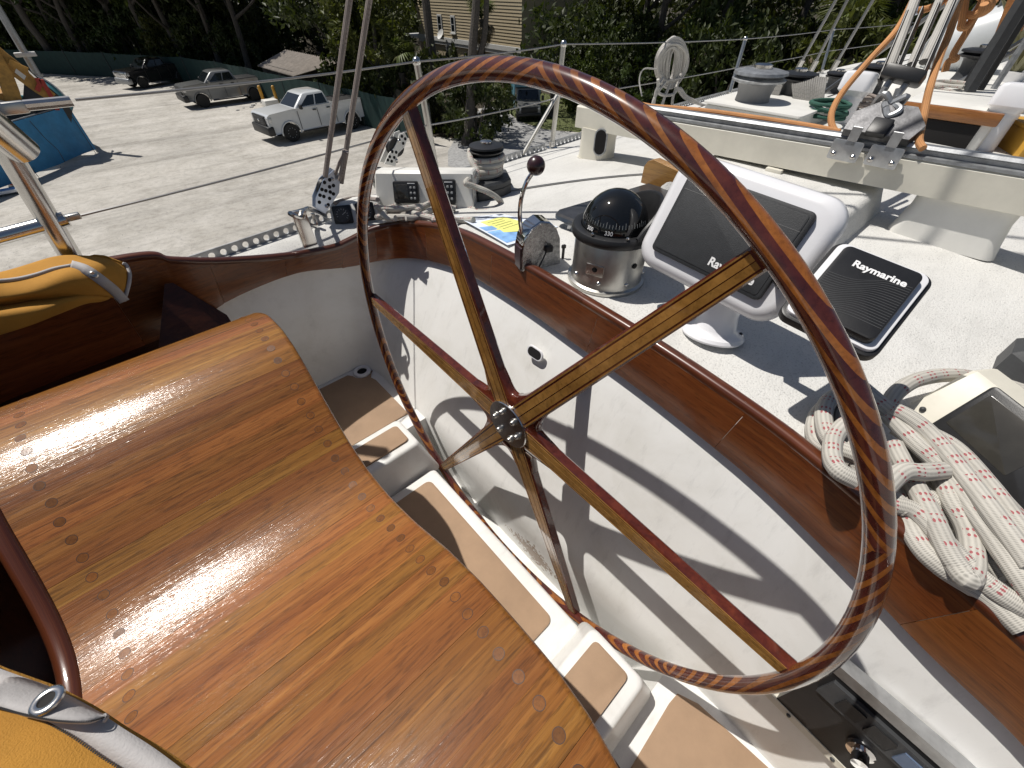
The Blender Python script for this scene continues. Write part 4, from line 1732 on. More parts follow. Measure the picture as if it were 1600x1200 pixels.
# ---------------------------------------------------------------- running backstay tackle
def block(poly, y, th, holes, label, mat, back=.03, hr=.0062, rope=None):
    c_ = DY(sum(p[0] for p in poly) / len(poly), sum(p[1] for p in poly) / len(poly), y)
    t_ = thing('tackle_block', label, 'block', c_)
    for k, off in enumerate((0, back)):
        g = G()
        P_ = [DY(u, v, y) for u, v in poly]
        g.stack([[p + Vector((0, off, 0)) for p in P_], [p + Vector((0, off + th, 0)) for p in P_]])
        ck = g.obj('cheek_plate', MT[mat], t_, smooth=False)
        if k == 0:
            for u, v in holes:
                p = DY(u, v, y)
                G().lathe([(hr, -.0008), (hr, .0006), (.0001, .0008)], 12, align(p, (0, -1, 0)), cap=False).obj('lightening_hole', MT['dark'], ck)
            for s in (.2, .8):
                p = P_[0].lerp(P_[len(P_) // 2], s)
                G().sphere(p - Vector((0, .002, 0)), .006, 8, 6).obj('rivet', MT['steel'], ck)
    g = G()
    M_ = align(c_ + Vector((0, th + .002, 0)), (0, 1, 0))
    g.lathe([(.032, 0), (.027, (back - th) * .5), (.032, back - th - .004)], 24, M_)
    g.obj('sheave', MT['black'], t_)
    return t_


hx = [(507, 285), (515, 281), (521, 290), (521, 303), (515, 310), (506, 307), (503, 296), (515, 292), (509, 298), (516, 300), (499, 316), (513, 320), (500, 305)]
block([(522, 265), (529, 270), (531, 284), (530, 301), (507, 336), (494, 326), (494, 310), (505, 282)], 1.08, .004, hx,
      'blue-grey perforated backstay block with two ropes rising from it beside the toe rail', 'plate')
block([(624, 210), (632, 207), (637, 216), (632, 230), (622, 240), (618, 260), (601, 256), (608, 240), (616, 231), (622, 219)], 1.12, .004,
      [(628, 213), (633, 217), (630, 224), (624, 219), (613, 237), (619, 238), (609, 245), (616, 246), (612, 252), (606, 250), (620, 252)],
      'pale perforated block hanging just inside the wheel rim', 'wpaint', .035, .0055)
block([(590, 263), (604, 264), (612, 268), (600, 284), (592, 298), (588, 290)], 1.12, .004, [(593, 273), (599, 281), (592, 289)],
      'lower pale perforated block partly hidden by the wheel rim', 'wpaint', .03, .0055)
run = thing('backstay_tackle', 'pair of weathered ropes rising from the blue-grey block', 'rope tackle', DY(515, 280, 1.08))
for (u0, v0), (u1, v1), y1 in (((508, 276), (546, 0), .96), ((533, 286), (577, 0), .97)):
    a, b = DY(u0, v0, 1.085), DY(u1, v1, y1)
    g = G()
    g.tube([a, b, a + (b - a) * 12], .0085, 8)
    g.obj('fall', MT['roped'], run)
g = G()
a = DY(540, 236, 1.03)
g.tube([a, DY(536, 262, 1.05), DY(530, 282, 1.07)], [.011, .010, .006], 8)
g.tube([a, DY(530, 255, 1.05), DY(524, 272, 1.08)], [.006, .005, .005], 6)
g.obj('splice', MT['roped'], run)
ch = thing('chainplate', 'bent steel chainplate and shackles standing on deck under the backstay block', 'chainplate', DY(484, 378, 1.05))
a = D(484, 382, .085)
g = G()
g.bbox(a + Vector((0, 0, .055)), (.045, .014, .12), .003)
g.obj('strap', MT['steel'], ch)
g = G()
c_ = DY(500, 340, 1.075)
g.tube(spline([c_ + Vector((-.02, 0, .02)), c_ + Vector((-.03, -.01, -.02)), a + Vector((-.028, -.012, .115)), a + Vector((0, -.016, .095)), a + Vector((.028, -.012, .115)), c_ + Vector((.02, 0, .0))], 5), .0075, 8)
g.obj('shackle', MT['steel'], ch)
g = G()
g.tube(spline([DY(522, 318, 1.09), DY(540, 312, 1.1), DY(562, 309, 1.1), D(590, 312, .2)], 4), .0075, 8)
tag(g.obj('tackle_tail', MT['roped']), 'short dull rope led from the backstay block towards the wheel rim', 'rope')

# ---------------------------------------------------------------- mainsheet traveller
def tz(y):
    return .348 - .030 * y


trv = thing('mainsheet_traveller', 'cream traveller beam with metal track spanning the deck behind the plotter', 'traveller', (1.36, 0, .15))
g = G()
rows = []
for k in range(25):
    y = .985 - 1.95 * k / 24
    z = tz(y)
    rows.append([(1.300, y, z - .085), (1.302, y, z - .006), (1.308, y, z), (1.415, y, z), (1.42, y, z - .006), (1.42, y, z - .085)])
g.stack(rows)
g.obj('beam', MT['cream'], trv)
g = G()
rows = []
for k in range(25):
    y = .93 - 1.89 * k / 24
    z = tz(y)
    rows.append([(1.302 + dx, y, z + dz) for dx, dz in ((.0, .0), (0, .008), (.012, .012), (.012, .022), (.004, .026), (.010, .034), (.034, .034), (.040, .026), (.032, .022), (.032, .012), (.05, .008), (.05, 0))])
g.stack(rows)
g.obj('track', MT['galv'], trv, angle=25)
g = G()
for k in range(13):
    y = .9 - 1.8 * k / 12
    g.lathe([(.005, 0), (.005, .003)], 8, Matrix.Translation((1.336, y + .04, tz(y) + .008)))
o_ = g.obj('track_screws', MT['steel'], trv)
o_['kind'] = 'stuff'
g = G()
L_ = []
for z, w_, d_ in ((deckz(.88) - .003, .168, .135), (.11, .160, .128), (.2, .158, .118), (tz(.9) - .08, .166, .12)):
    L_.append([(1.355 + y, .882 + x, z) for x, y in rrect(w_, d_, .045, 8)])
g.stack(L_)
leg_ = g.obj('leg', MT['cream'], trv)
hm = align(Vector((1.2955, .823, .200)), (-.93, -.37, 0), (0, 0, 1))
G().stack([[(x, y, -.004) for x, y in rrect(.112, .060, .0295, 8)], [(x, y, .003) for x, y in rrect(.110, .058, .0285, 8)]], hm).obj('fairlead', MT['galv'], leg_)
G().stack([[(x, y, .0025) for x, y in rrect(.098, .048, .0235, 8)], [(x, y, .0042) for x, y in rrect(.098, .048, .0235, 8)]], hm).obj('opening', MT['dark'], leg_)
g = G()
L_ = []
for z, ins in ((deckz(.44) - .003, -.02), (.18, -.012), (.24, 0), (tz(-.44) - .08, .0)):
    L_.append([(1.37 + y, -.44 + x, z) for x, y in rrect(.23 - 2 * ins, .10 - ins, .03, 5)])
g.stack(L_)
g.obj('foot', MT['wpaint'], trv)
for k in range(2):
    y = .37 - .30 * k
    g = G()
    g.bbox((1.296, y, tz(y) - .098), (.02, .055, .02), .004)
    g.obj('lug', MT['cream'], trv)
# car with sheet shackles
car = thing('traveller_car', 'scuffed metal traveller car with hanging plates and a shackle on the track', 'traveller car', (1.33, -.16, .38))
cy0 = -.155
for k, y in enumerate((-.105, -.205)):
    z = tz(y)
    g = G()
    T = frame((1.289, y, z - .003), (0, -1, 0), (-.06, 0, 1))
    slab(g, .082, .055, .006, 0, .005, .001, T)
    g.bbox((.004, .040, .0025), (.026, .05, .005), .001, 1, T)
    pt = g.obj('hanger_plate', MT['alu'], car)
    for sx in (-1, 1):
        G().lathe([(.0075, 0), (.0075, .004), (.005, .007), (.0001, .0075)], 10, T @ Matrix.Translation((sx * .027, -.012, .005)), cap=False).obj('bolt', MT['steel'], pt)
g = G()
T = frame((1.30, cy0, tz(cy0) + .035), (0, -1, 0), (.75, 0, .66))
g.stack([[(x, y, -.012) for x, y in ((-.085, 0), (.085, 0), (.10, .05), (.055, .105), (-.045, .105), (-.09, .06))], [(x, y, .014) for x, y in ((-.083, .003), (.083, .003), (.096, .05), (.052, .10), (-.042, .10), (-.086, .06))]], T)
g.obj('car_body', MT['darkmetal'], car)
g = G()
g.bbox((0, .02, .018), (.05, .05, .02), .004, 2, T)
g.obj('roller', MT['black'], car)
top = DX(1388, 150, 1.40)
e0 = T @ Vector((0, .08, .018))
g = G()
g.tube(spline([e0 + Vector((0, .018, 0)), e0 + Vector((-.01, 0, -.016)), e0 + Vector((0, -.018, 0)), e0.lerp(top, .4) + Vector((0, -.01, 0)), e0.lerp(top, .55), e0.lerp(top, .4) + Vector((0, .016, 0)), e0 + Vector((0, .018, 0))], 5), .0085, 8)
m1 = e0.lerp(top, .42)
for s in (-1, 1):
    g.tube(spline([m1, m1 + Vector((0, s * .028, .02)), top + Vector((0, s * .026, -.04)), top + Vector((0, s * .016, .02))], 5), .0085, 8)
g.obj('shackle', MT['galv'], car)
msb = thing('mainsheet_block', 'black double block of the mainsheet above the traveller car', 'block', top)
bt = DX(1411, 118, 1.42)
g = G()
g.bbox((0, 0, 0), (.05, .105, .035), .008, 2, align(bt, bt - top, (1, 0, 0)))
g.obj('head', MT['black'], msb)
for s in (-1, 1):
    g = G()
    rod(g, top + Vector((0, s * .020, .0)), bt + Vector((0, s * .022, 0)), .009, 8)
    g.obj('strap', MT['galv'], msb)
vtop = DX(1487, -60, 1.62)
ax = (vtop - bt).normalized()
sd = ax.cross(Vector((1, 0, 0))).normalized()
for k, s in enumerate((-.052, -.016, .022, .058)):
    g = G()
    g.bbox((0, 0, .09), (.030, .006, .20), .002, 1, align(bt + sd * (s * .9), ax, (1, 0, 0)))
    g.obj('cheek', MT['black'], msb)
ms = thing('mainsheet', 'pale thick mainsheet falls rising from the black double block', 'rope tackle', bt)
for s, r_ in ((-.036, .013), (-.008, .010), (.040, .013)):
    g = G()
    g.tube([bt + sd * s + ax * .03, vtop + sd * s * 1.3, vtop + sd * s * 1.3 + (vtop - bt) * 2], r_, 10)
    g.obj('fall', MT['ropewh'], ms)

# orange control lines along the beam
g = G()
g.tube(spline([(1.385, .80, tz(.8) + .013), DX(1090, 172, 1.40), DX(1180, 184, 1.40), DX(1260, 196, 1.395), DX(1312, 206, 1.39)], 6), .0085, 8)
ol = g.obj('control_line', MT['ropeo'])
tag(ol, 'orange control lines laid along the top of the traveller beam', 'rope')
g = G()
g.tube(spline([(1.35, .86, tz(.86) + .04), DX(1080, 180, 1.37), DX(1180, 194, 1.37), DX(1260, 206, 1.37), DX(1318, 212, 1.37), DX(1330, 212, 1.39)], 6), .0085, 8)
g.obj('strand', MT['ropeo'], ol)


def oline(pts, label, r_=.0095, mat='ropeo', cat='rope', nm='control_line'):
    g = G()
    g.tube(spline(pts, 8), r_, 9)
    return tag(g.obj(nm, MT[mat]), label, cat)


oline([DX(1306, 208, 1.40), DX(1299, 192, 1.42), DX(1301, 172, 1.45), DX(1318, 142, 1.5), DX(1360, 92, 1.6), DX(1402, 45, 1.7), DX(1432, -10, 1.8), DX(1480, -100, 1.95)],
      'orange line curving up from the left side of the traveller car')
oline([DX(1442, 232, 1.30), DX(1436, 220, 1.32), DX(1440, 196, 1.35), DX(1452, 140, 1.42), DX(1468, 90, 1.5), DX(1484, 50, 1.56), DX(1500, 0, 1.62), DX(1530, -80, 1.75)],
      'orange line rising past the white fender to a coil')
oline([DX(1476, 112, 1.7), DX(1482, 96, 1.7), DX(1494, 92, 1.7), DX(1490, 84, 1.7), DX(1516, 40, 1.72), DX(1540, -10, 1.75), DX(1570, -80, 1.8)], 'knotted orange line hanging in front of the white fender')
cc = [DX(1516 + 22 * cos(2 * pi * k / 9) * (1 + .25 * (k // 9)), 6 + 18 * sin(2 * pi * k / 9), 1.64 + .01 * k) for k in range(28)]
oline(cc, 'coiled orange line hanging at the top right edge')
oline([DX(1510, -20, 1.66), DX(1504, 30, 1.66), DX(1502, 42, 1.66), DX(1512, 40, 1.67), DX(1528, 15, 1.68), DX(1545, -20, 1.7)], 'loose orange bight hanging below the coil')
oline([DX(1432, 17, 1.7), DX(1448, 14, 1.72), DX(1470, 4, 1.75), DX(1490, -12, 1.8)], 'orange line with a blue whipped end beside the mainsheet')
G().tube([DX(1429, 18, 1.7), DX(1435, 16, 1.7)], .0105, 8).obj('whipping', MT['plate'], [o for o in COL.objects if o.get('label', '').startswith('orange line with a blue')][0])

# ---------------------------------------------------------------- gear on the foredeck
def pt(u, v, z):
    return D(u, v, z)


p = pt(1163, 190, deckz(.75))
winch(p, 1.55, 'big pale grey winch with a black top standing forward of the traveller', 'grey')
p = pt(1228, 170, .16)
w_ = winch(p, 1.15, 'dark winch draped with a hanging grey rope coil')
random.seed(5)
gc = None
for k in range(16):
    a0 = (k - 8) / 8
    g = G()
    s_ = 1 + .08 * random.random()
    c0 = p + Vector((-.10, .02 - .09 * a0, .18))
    g.tube(spline([c0 + Vector((.1, .09, -.01)), c0 + Vector((.03, .08 + .03 * a0, -.05)), c0 + Vector((-.04, .04 + .04 * a0, -.20 * s_)), c0 + Vector((-.06, -.06 + .08 * a0, -.27 * s_)), c0 + Vector((-.06, -.18 + .04 * a0, -.30 * s_)),
                   c0 + Vector((-.04, -.19 + .02 * a0, -.16 * s_)), c0 + Vector((-.0, -.13, -.05)), c0 + Vector((.08, -.09, -.01))], 5), .0062, 6)
    if gc is None:
        gc = g.obj('rope_coil', MT['ropeg'])
        tag(gc, 'grey flecked rope coil hung over a dark winch forward of the traveller', 'rope')
    else:
        g.obj('strand', MT['ropeg'], gc)
# white locker the coil hangs against
lk_ = thing('deck_locker', 'low white deck locker with a shaded end behind the orange control lines', 'locker', (2.6, .62, .13))
a, b = pt(1180, 195, .13), pt(1262, 200, .13)
g = G()
g.bbox((2.62, .62, .15), (.62, .52, .14), .015)
g.obj('box', MT['wpaint'], lk_)
slab(G(), .64, .54, .02, .222, .234, .004, Matrix.Translation((2.62, .62, 0))).obj('lid', MT['wpaint'], lk_)
G().lathe([(.02, 0), (.02, .01), (.012, .014), (.012, .03), (.02, .034), (.02, .04)], 12, pt(1210, 168, .234)).obj('cleat', MT['black'], lk_) if False else None


def post(u, v, z0, h, lean, label, box):
    b = pt(u, v, z0)
    t_ = thing('winch_post', label, 'post', b, 0, 'white posts beside the companion hatch')
    top_ = b + Vector((lean[0], lean[1], h))
    g = G()
    g.tube([b - Vector((0, 0, .03)), top_], [.058, .050], 20)
    g.obj('column', MT['wplast'], t_)
    g = G()
    M_ = align(top_, top_ - b, (1, 0, 0))
    g.lathe([(.056, -.012), (.056, .004)], 20, M_)
    g.obj('collar', MT['wplast'], t_)
    g = G()
    L_ = [[(x, y, z) for x, y in rrect(.15 - 2 * i_, .145 - 2 * i_, .025, 4)] for z, i_ in ((.004, .022), (.02, .012), (.03, 0), (.095, 0), (.108, .006), (.114, .02))]
    g.stack(L_, M_)
    g.obj('cap_box', MT['wplast'], t_)


post(1304, 203, .12, .15, (.02, -.0), 'white post with a boxy cap left of the traveller car', 1)
post(1520, 245, .12, .17, (.02, .0), 'white post with a boxy cap beside the yellow tote', 1)
# companion hatch
ch_ = thing('companion_hatch', 'open companion hatch with a dark interior under a teak lintel', 'hatch', (2.75, -.12, .13))
a, b = DX(1405, 168, 2.62), DX(1556, 186, 2.62)
yl, yr, zt_ = a.y, b.y, (a.z + b.z) / 2 + .015
g = G()
g.bbox((3.1, (yl + yr) / 2, .5 * (zt_ + .10)), (1.0, yl - yr + .02, zt_ - .10 + .01), .02)
g.obj('hood', MT['wpaint'], ch_)
g = G()
g.bbox((2.595, (yl + yr) / 2, zt_ - .012), (.03, yl - yr + .04, .050), .006)
g.obj('lintel', MT['hatchwood'], ch_)
g = G()
g.bbox((2.597, (yl + yr) / 2, (zt_ - .04 + .10) / 2), (.012, yl - yr - .06, zt_ - .04 - .10), .002)
g.obj('opening', MT['dark'], ch_)
g = G()
g.bbox((2.50, (yl + yr) / 2, .128), (.20, yl - yr + .02, .03), .006)
g.obj('sill', MT['hatchwood'], ch_)
g = G()
g.bbox((2.50, (yl + yr) / 2 + .0, .146), (.15, yl - yr - .06, .006), .001)
g.obj('well', MT['dark'], ch_)
# tote, cloths and odds
tt = thing('plastic_tote', 'yellow plastic tote with moulded ribs at the right edge of the foredeck', 'tote', pt(1575, 255, .12))
c_ = pt(1590, 250, .13) + Vector((.1, -.06, .05))
g = G()
T = Matrix.Translation(c_) @ Matrix.Rotation(.5, 4, 'Z')
g.bbox((0, 0, 0), (.26, .30, .15), .012, 2, T)
g.obj('bin', MT['crate'], tt)
for k in range(4):
    G().bbox((-.133, -.10 + .067 * k, .0), (.012, .02, .13), .003, 1, T).obj('rib', MT['crate'], tt)
G().bbox((0, 0, .078), (.28, .32, .016), .005, 2, T).obj('rim', MT['crate'], tt)
# coachroof forward
g = G()
L_ = []
for z, ins in ((.06, -.05), (.22, 0), (.245, .02), (.25, .05)):
    L_.append([(x, y, z) for x, y in rrect(3.0 - 2 * ins, 1.25 - 2 * ins, .2, 6, (5.3, -.15))])
g.stack(L_)
g.obj('coachroof', MT['wpaint'], yacht)
for k in range(5):
    y = .50 + .13 * k
    g = G()
    g.tube([(2.2 + .4 * k, y, deckz(y) + .003), (6.5, y * .9, deckz(y * .9) + .003)], .0035, 5)
    g.obj('deck_seam', MT['dgrey'], yacht)
for (u, v, z, s, lb) in ((1502, 138, .25, 1.2, 'dark winch on the coachroof below the white fender'), (1352, 150, .2, 1.0, 'dark winch behind the left white post'), (1320, 178, .15, .9, 'low dark winch with a green coil at its foot'), (1296, 150, .12, .9, 'dark winch at the foot of the far shrouds')):
    winch(pt(u, v, z), s, lb)
fb = pt(1502, 112, .25)
fc = fb + Vector((0.1, .0, .175))
fd = thing('fender', 'large white inflatable fender with grey rings at its nose lying on the coachroof', 'fender', fb)
ax = Vector((.05, -.9, .38)).normalized()
M_ = align(fc, ax, (1, 0, 0)) @ Matrix.Scale(.80, 4)
prof_ = [(.04, -.40), (.10, -.385), (.17, -.34), (.21, -.26), (.225, -.1), (.225, .12), (.21, .24), (.16, .32), (.08, .355), (.04, .36)]
G().lathe(prof_, 32, M_).obj('body', MT['fender'], fd)
for h in (-.335, -.31, -.285):
    r_ = interp([(-.40, .04), (-.385, .10), (-.34, .17), (-.26, .21)], h) if False else None
    rr_ = .172 + (h + .335) * .55
    G().lathe([(rr_, h - .006), (rr_ + .005, h), (rr_ + .003, h + .006)], 32, M_, cap=False).obj('ring', MT['grey'], fd)
G().lathe([(.035, .35), (.05, .36), (.05, .42), (.02, .43)], 16, M_).obj('eye', MT['fender'], fd)
lb2 = thing('life_raft_case', 'white square case on the coachroof behind the fender', 'case', fc + Vector((.4, -.35, 0)))
G().bbox(fc + Vector((.45, -.42, .06)), (.3, .5, .5), .03).obj('case', MT['wplast'], lb2)
ck = pt(1540, 155, .2)
tag(G().sphere(ck, .06, 14, 8, (1.4, 1.2, .5)).obj('cloth', MT['lime']), 'crumpled lime cloth on the hatch hood', 'cloth')
tag(G().sphere(pt(1556, 147, .22), .07, 14, 8, (1.5, 1.1, .6)).obj('cloth', MT['wplast']), 'crumpled white cloth beside the lime cloth', 'cloth')
g = G()
g.tube([pt(1462, 155, .24), pt(1530, 168, .24)], .035, 14)
tag(g.obj('roll', MT['black']), 'black roll lying along the hatch hood', 'roll')
al = thing('aloe_plant', 'dry aloe plant with spiky leaves on deck at the right edge', 'plant', pt(1568, 140, .22))
al0 = pt(1566, 142, .2)
G().lathe([(.05, 0), (.07, .10), (.075, .105)], 16, Matrix.Translation(al0)).obj('pot', MT['wplast'], al)
random.seed(4)
for k in range(13):
    a = 2 * pi * k / 13 + random.random()
    l = .30 + .2 * random.random()
    t = .35 + .5 * random.random()
    e = Vector((cos(a) * t, sin(a) * t, 1)).normalized()
    p0 = al0 + Vector((0, 0, .1))
    g = G()
    g.tube(spline([p0, p0 + e * l * .4, p0 + e * l * .75 + Vector((0, 0, -.01)), p0 + e * l + Vector((cos(a), sin(a), 0)) * .05], 3), [.022] * 4 + [.018] * 2 + [.013] * 2 + [.006] + [.001], 6)
    g.obj('leaf', MT['aloe'], al)
# shrouds and struts
def wirel(pts, r_, label, mat='wire', nm='shroud', cat='rigging wire', group=None):
    g = G()
    g.tube(pts, r_, 6)
    o = tag(g.obj(nm, MT[mat]), label, cat, group)
    return o


for (u0, v0, u1, v1, x, lb) in ((1236, 126, 1306, 0, 4.4, 'leftmost shroud with a bottlescrew above the winch coil'), (1259, 127, 1324, 0, 4.4, 'middle shroud of the left three beside the winch coil'),
                                (1291, 126, 1364, 0, 4.4, 'rightmost of the three shrouds left of the orange line'), (1280, 150, 1470, 12, 3.0, 'slack pale line slanting up behind the orange line'),
                                (1440, 120, 1580, -60, 4.6, 'thin stay crossing in front of the fender'), (1535, 60, 1572, -10, 4.6, 'stay ending at the fender eye'),
                                (1430, 165, 1540, 105, 3.6, 'dark strut slanting across the fender foot'), (1425, 170, 1538, 100, 3.7, 'second dark strut beside the slanting strut')):
    a, b = DX(u0, v0, x), DX(u1, v1, x)
    o = wirel([a, b, a + (b - a) * 3], .011, lb)
    if x == 4.4:
        G().tube([a, a.lerp(b, .28)], .022, 8).obj('bottlescrew', MT['steel'], o)
for k, (u0, v0, u1, v1, r_, mt, lb) in enumerate(((1508, 150, 1600, 0, .035, 'dgrey', 'thick dark strut slanting up the right edge'), (1524, 150, 1612, 5, .022, 'black', 'black rope bundle beside the thick strut'),
                                                  (1545, 150, 1625, 30, .016, 'galv', 'bright tube at the right edge'), (1490, 160, 1560, 55, .02, 'black', 'black strap rising to the struts'))):
    a, b = DX(u0, v0, 3.2 + .1 * k), DX(u1, v1, 3.2 + .1 * k)
    wirel([a, b, a + (b - a) * 2.5], r_, lb, mt, 'strut', 'strut')
a, b = DX(1576, 52, 3.6), DX(1608, -30, 3.6)
wirel([a, b], .06, 'varnished wooden spar end at the upper right corner', 'hatchwood', 'spar', 'spar')
# green and black coils
random.seed(9)
for (u, v, z, mt, lb) in ((1292, 182, .2, 'ropegr', 'thin green line hanging beside the left white post'), (1340, 172, .2, 'roped', 'pale coil heaped behind the left white post'), (1480, 152, .26, 'ropew', 'pale rope heaped on the hatch hood')):
    c_ = pt(u, v, z)
    pts = []
    for k in range(40):
        a = k * .9
        pts.append(c_ + Vector((.09 * cos(a) + .02 * random.random(), .09 * sin(a) + .02 * random.random(), .03 * sin(k * .37) + .03)))
    oline(pts, lb, .008, mt, 'rope', 'rope_coil')
# hank hung on the upper lifeline
random.seed(21)
hk2 = None
for k in range(26):
    w_ = 5 + 19 * random.random()
    h_ = 24 + 15 * random.random()
    cx_, cy_ = 1049 + random.uniform(-3, 3), 98 + random.uniform(-2, 3)
    y_ = 1.27 + .05 * random.random()
    pts = []
    for q in range(18):
        a = 2 * pi * q / 18
        px_, py_ = cos(a) * w_, sin(a) * h_
        pts.append(DY(cx_ + px_ - py_ * .12, cy_ + py_, y_ + .02 * sin(a)))
    g = G()
    g.tube(spline(pts, 2, True), .0095, 7, closed=True)
    if hk2 is None:
        hk2 = tag(g.obj('hanging_hank', MT['ropewh']), 'grey white rope hank hung from the upper lifeline beyond the wheel', 'rope')
    else:
        g.obj('strand', MT['ropewh'], hk2)
for st in ([(1036, 122), (1026, 140), (1022, 160), (1020, 172)], [(1048, 130), (1040, 148), (1034, 166)], [(1060, 128), (1052, 150), (1050, 166)], [(1028, 124), (1030, 146), (1050, 148), (1062, 138), (1072, 150), (1090, 160)], [(1040, 128), (1024, 150), (1018, 170)], [(1056, 134), (1075, 156), (1120, 168), (1160, 165)]):
    g = G()
    g.tube(spline([DY(u, v, 1.24 + .0 * u) for u, v in st], 5), .009, 7)
    g.obj('strand', MT['ropewh'], hk2)
g = G()
g.tube(spline([DY(1026, 108, 1.2), DY(1006, 108, 1.2), DY(999, 125, 1.2), DY(1003, 150, 1.15)], 6), .004, 6)
g.obj('strand', MT['ropewh'], hk2)
# thin dark tube laid on deck as the cast shadow of a rigging wire
g = G()
pts = []
for k in range(30):
    t = k / 29
    u = 780 + 320 * t
    v = 300 - 16 * sin(pi * min(t * 1.1, 1) * .62) - 4 * t
    q = D(u, v, .13)
    pts.append((q.x, q.y, deckz(q.y) + .004))
g.tube(pts, .0035, 6)
tag(g.obj('deck_shadow_line', MT['wire']), 'thin cable lying in a curve across the white deck', 'shadow line')

# ---------------------------------------------------------------- yellow covers
def cloth(rows, name, label, mat='canvas', n=5, th=.004, cat='cover', amp=.006, fr=9):
    """quilted lofted cloth with folds; rows of control points"""
    R_ = [spline(r_, n) for r_ in rows]
    m = len(R_[0])
    C_ = []
    cols = [spline([R_[i][j] for i in range(len(R_))], n) for j in range(m)]
    rr_ = [[cols[j][i] for j in range(m)] for i in range(len(cols[0]))]
    out = []
    for i, r_ in enumerate(rr_):
        o_ = []
        for j, p in enumerate(r_):
            a = rr_[min(i + 1, len(rr_) - 1)][j] - rr_[max(i - 1, 0)][j]
            b = r_[min(j + 1, m - 1)] - r_[max(j - 1, 0)]
            nn_ = a.cross(b)
            nn_ = nn_.normalized() if nn_.length > 1e-9 else Vector((0, 0, 1))
            w = amp * (sin(fr * p.x * 3.1 + 7 * p.y + 1.3 * sin(9 * p.z)) + .6 * sin(fr * p.y * 4.3 - 11 * p.x + 2))
            o_.append(p + nn_ * w)
        out.append(o_)
    g = G()
    g.grid(out)
    o = tag(g.obj(name, mat if not isinstance(mat, str) else MT[mat], angle=80), label, cat)
    s = o.modifiers.new('thickness', 'SOLIDIFY')
    s.thickness = th
    return o, out


yb = .93
def YB(u, v, y):
    return DY(u, v, y)


rows = [[YB(-60, 500, .97), YB(0, 470, .96), YB(60, 440, .96), YB(120, 415, .96), YB(165, 402, .96), YB(190, 412, .95)],
        [YB(-60, 440, .95), YB(0, 421, .95), YB(60, 410, .95), YB(110, 398, .95), YB(160, 394, .95), YB(196, 408, .94)],
        [YB(-60, 432, .90), YB(0, 432, .90), YB(60, 428, .90), YB(115, 418, .90), YB(165, 412, .90), YB(205, 425, .92)],
        [YB(-60, 470, .86), YB(0, 466, .86), YB(60, 455, .86), YB(110, 440, .865), YB(160, 440, .87), YB(203, 446, .90)],
        [YB(-60, 486, .88), YB(0, 484, .88), YB(60, 474, .88), YB(110, 462, .875), YB(150, 458, .87), YB(193, 470, .89)]]
c1, o1 = cloth(rows, 'canvas_cover', 'folded yellow canvas cover with white trim lying on the far coaming', 'canvas', 6, .004, 'cover', .0075, 10)
rows = [[YB(-60, 482, .88), YB(0, 480, .88), YB(60, 470, .88), YB(110, 464, .88), YB(145, 458, .88), YB(176, 462, .885)],
        [YB(-60, 500, .84), YB(0, 494, .84), YB(60, 484, .845), YB(105, 470, .85), YB(140, 464, .86), YB(170, 466, .875)],
        [YB(-60, 540, .84), YB(0, 522, .84), YB(50, 506, .845), YB(95, 488, .85), YB(130, 474, .86), YB(155, 470, .87)]]
g = G()
cols = [spline([r_[j] for r_ in rows], 6) for j in range(6)]
rr_ = [spline([cols[j][i] for j in range(6)], 6) for i in range(len(cols[0]))]
g.grid(rr_)
fl = g.obj('fold', MT['canvas'], c1, angle=80)
fl.modifiers.new('thickness', 'SOLIDIFY').thickness = .004


def band(pts, w, mat, par, name, up=Vector((0, 0, 1)), lift=.004, th=.003):
    P_ = spline(pts, 6)
    g = G()
    rows = []
    for i, p in enumerate(P_):
        t = (P_[min(i + 1, len(P_) - 1)] - P_[max(i - 1, 0)]).normalized()
        vw = (CAM - p).normalized()
        sd_ = t.cross(up).normalized()
        rows.append([p + up * lift - sd_ * w / 2, p + up * (lift + .001), p + up * lift + sd_ * w / 2])
    g.grid(rows)
    o = g.obj(name, mat, par, angle=80)
    o.modifiers.new('thickness', 'SOLIDIFY').thickness = th
    return o


vdir = (CAM - YB(150, 440, .86)).normalized()
tr = [o1[12 + round(12 * k / 8)][18 + round(12 * k / 8)] for k in range(9)]
band(tr, .022, MT['tape'], c1, 'trim', vdir, .004)
band([o1[12][j] for j in range(0, 19, 3)], .006, MT['tape'], c1, 'piping', vdir, .003)
band([o1[i][30] for i in range(4, 25, 4)], .006, MT['tape'], c1, 'piping', vdir, .003)
G().lathe([(.0085, 0), (.0085, .002), (.006, .004), (.003, .003), (.0001, .002)], 14, align(tr[3] + vdir * .008, vdir), cap=False).obj('snap', MT['steelb'], c1)

# cover over the seat back, close to the camera
def H(u, v, z):
    return D(u, v, z)


e_ = [H(-60, 1008, .385), H(0, 1042, .39), H(45, 1060, .39), H(95, 1078, .388), H(150, 1105, .385), H(200, 1138, .38), H(250, 1170, .375), H(310, 1215, .37), H(380, 1270, .36)]
rows = []
for k, (du, dv, dz) in enumerate(((0, 0, 0), (-14, 22, .012), (-40, 55, .022), (-80, 110, .020), (-130, 190, -.005), (-170, 260, -.05))):
    row = []
    for i, p in enumerate(e_):
        q = Vector(p)
        q += Vector((-.020, -.026, 0)) * (k * (1 + .35 * k) * .5) + Vector((0, 0, dz))
        row.append(q)
    rows.append(row)
c2, o2 = cloth(rows, 'canvas_cover', 'yellow canvas cover edged in white tape with a grommet at the near left corner', 'canvas', 5, .004, 'cover', .0025, 9)
upv = Vector((0, 0, 1))
eP = [r_ for r_ in e_]
band([p + Vector((-.004, -.005, .006)) for p in e_], .013, MT['tape'], c2, 'binding', upv, .004, .003)
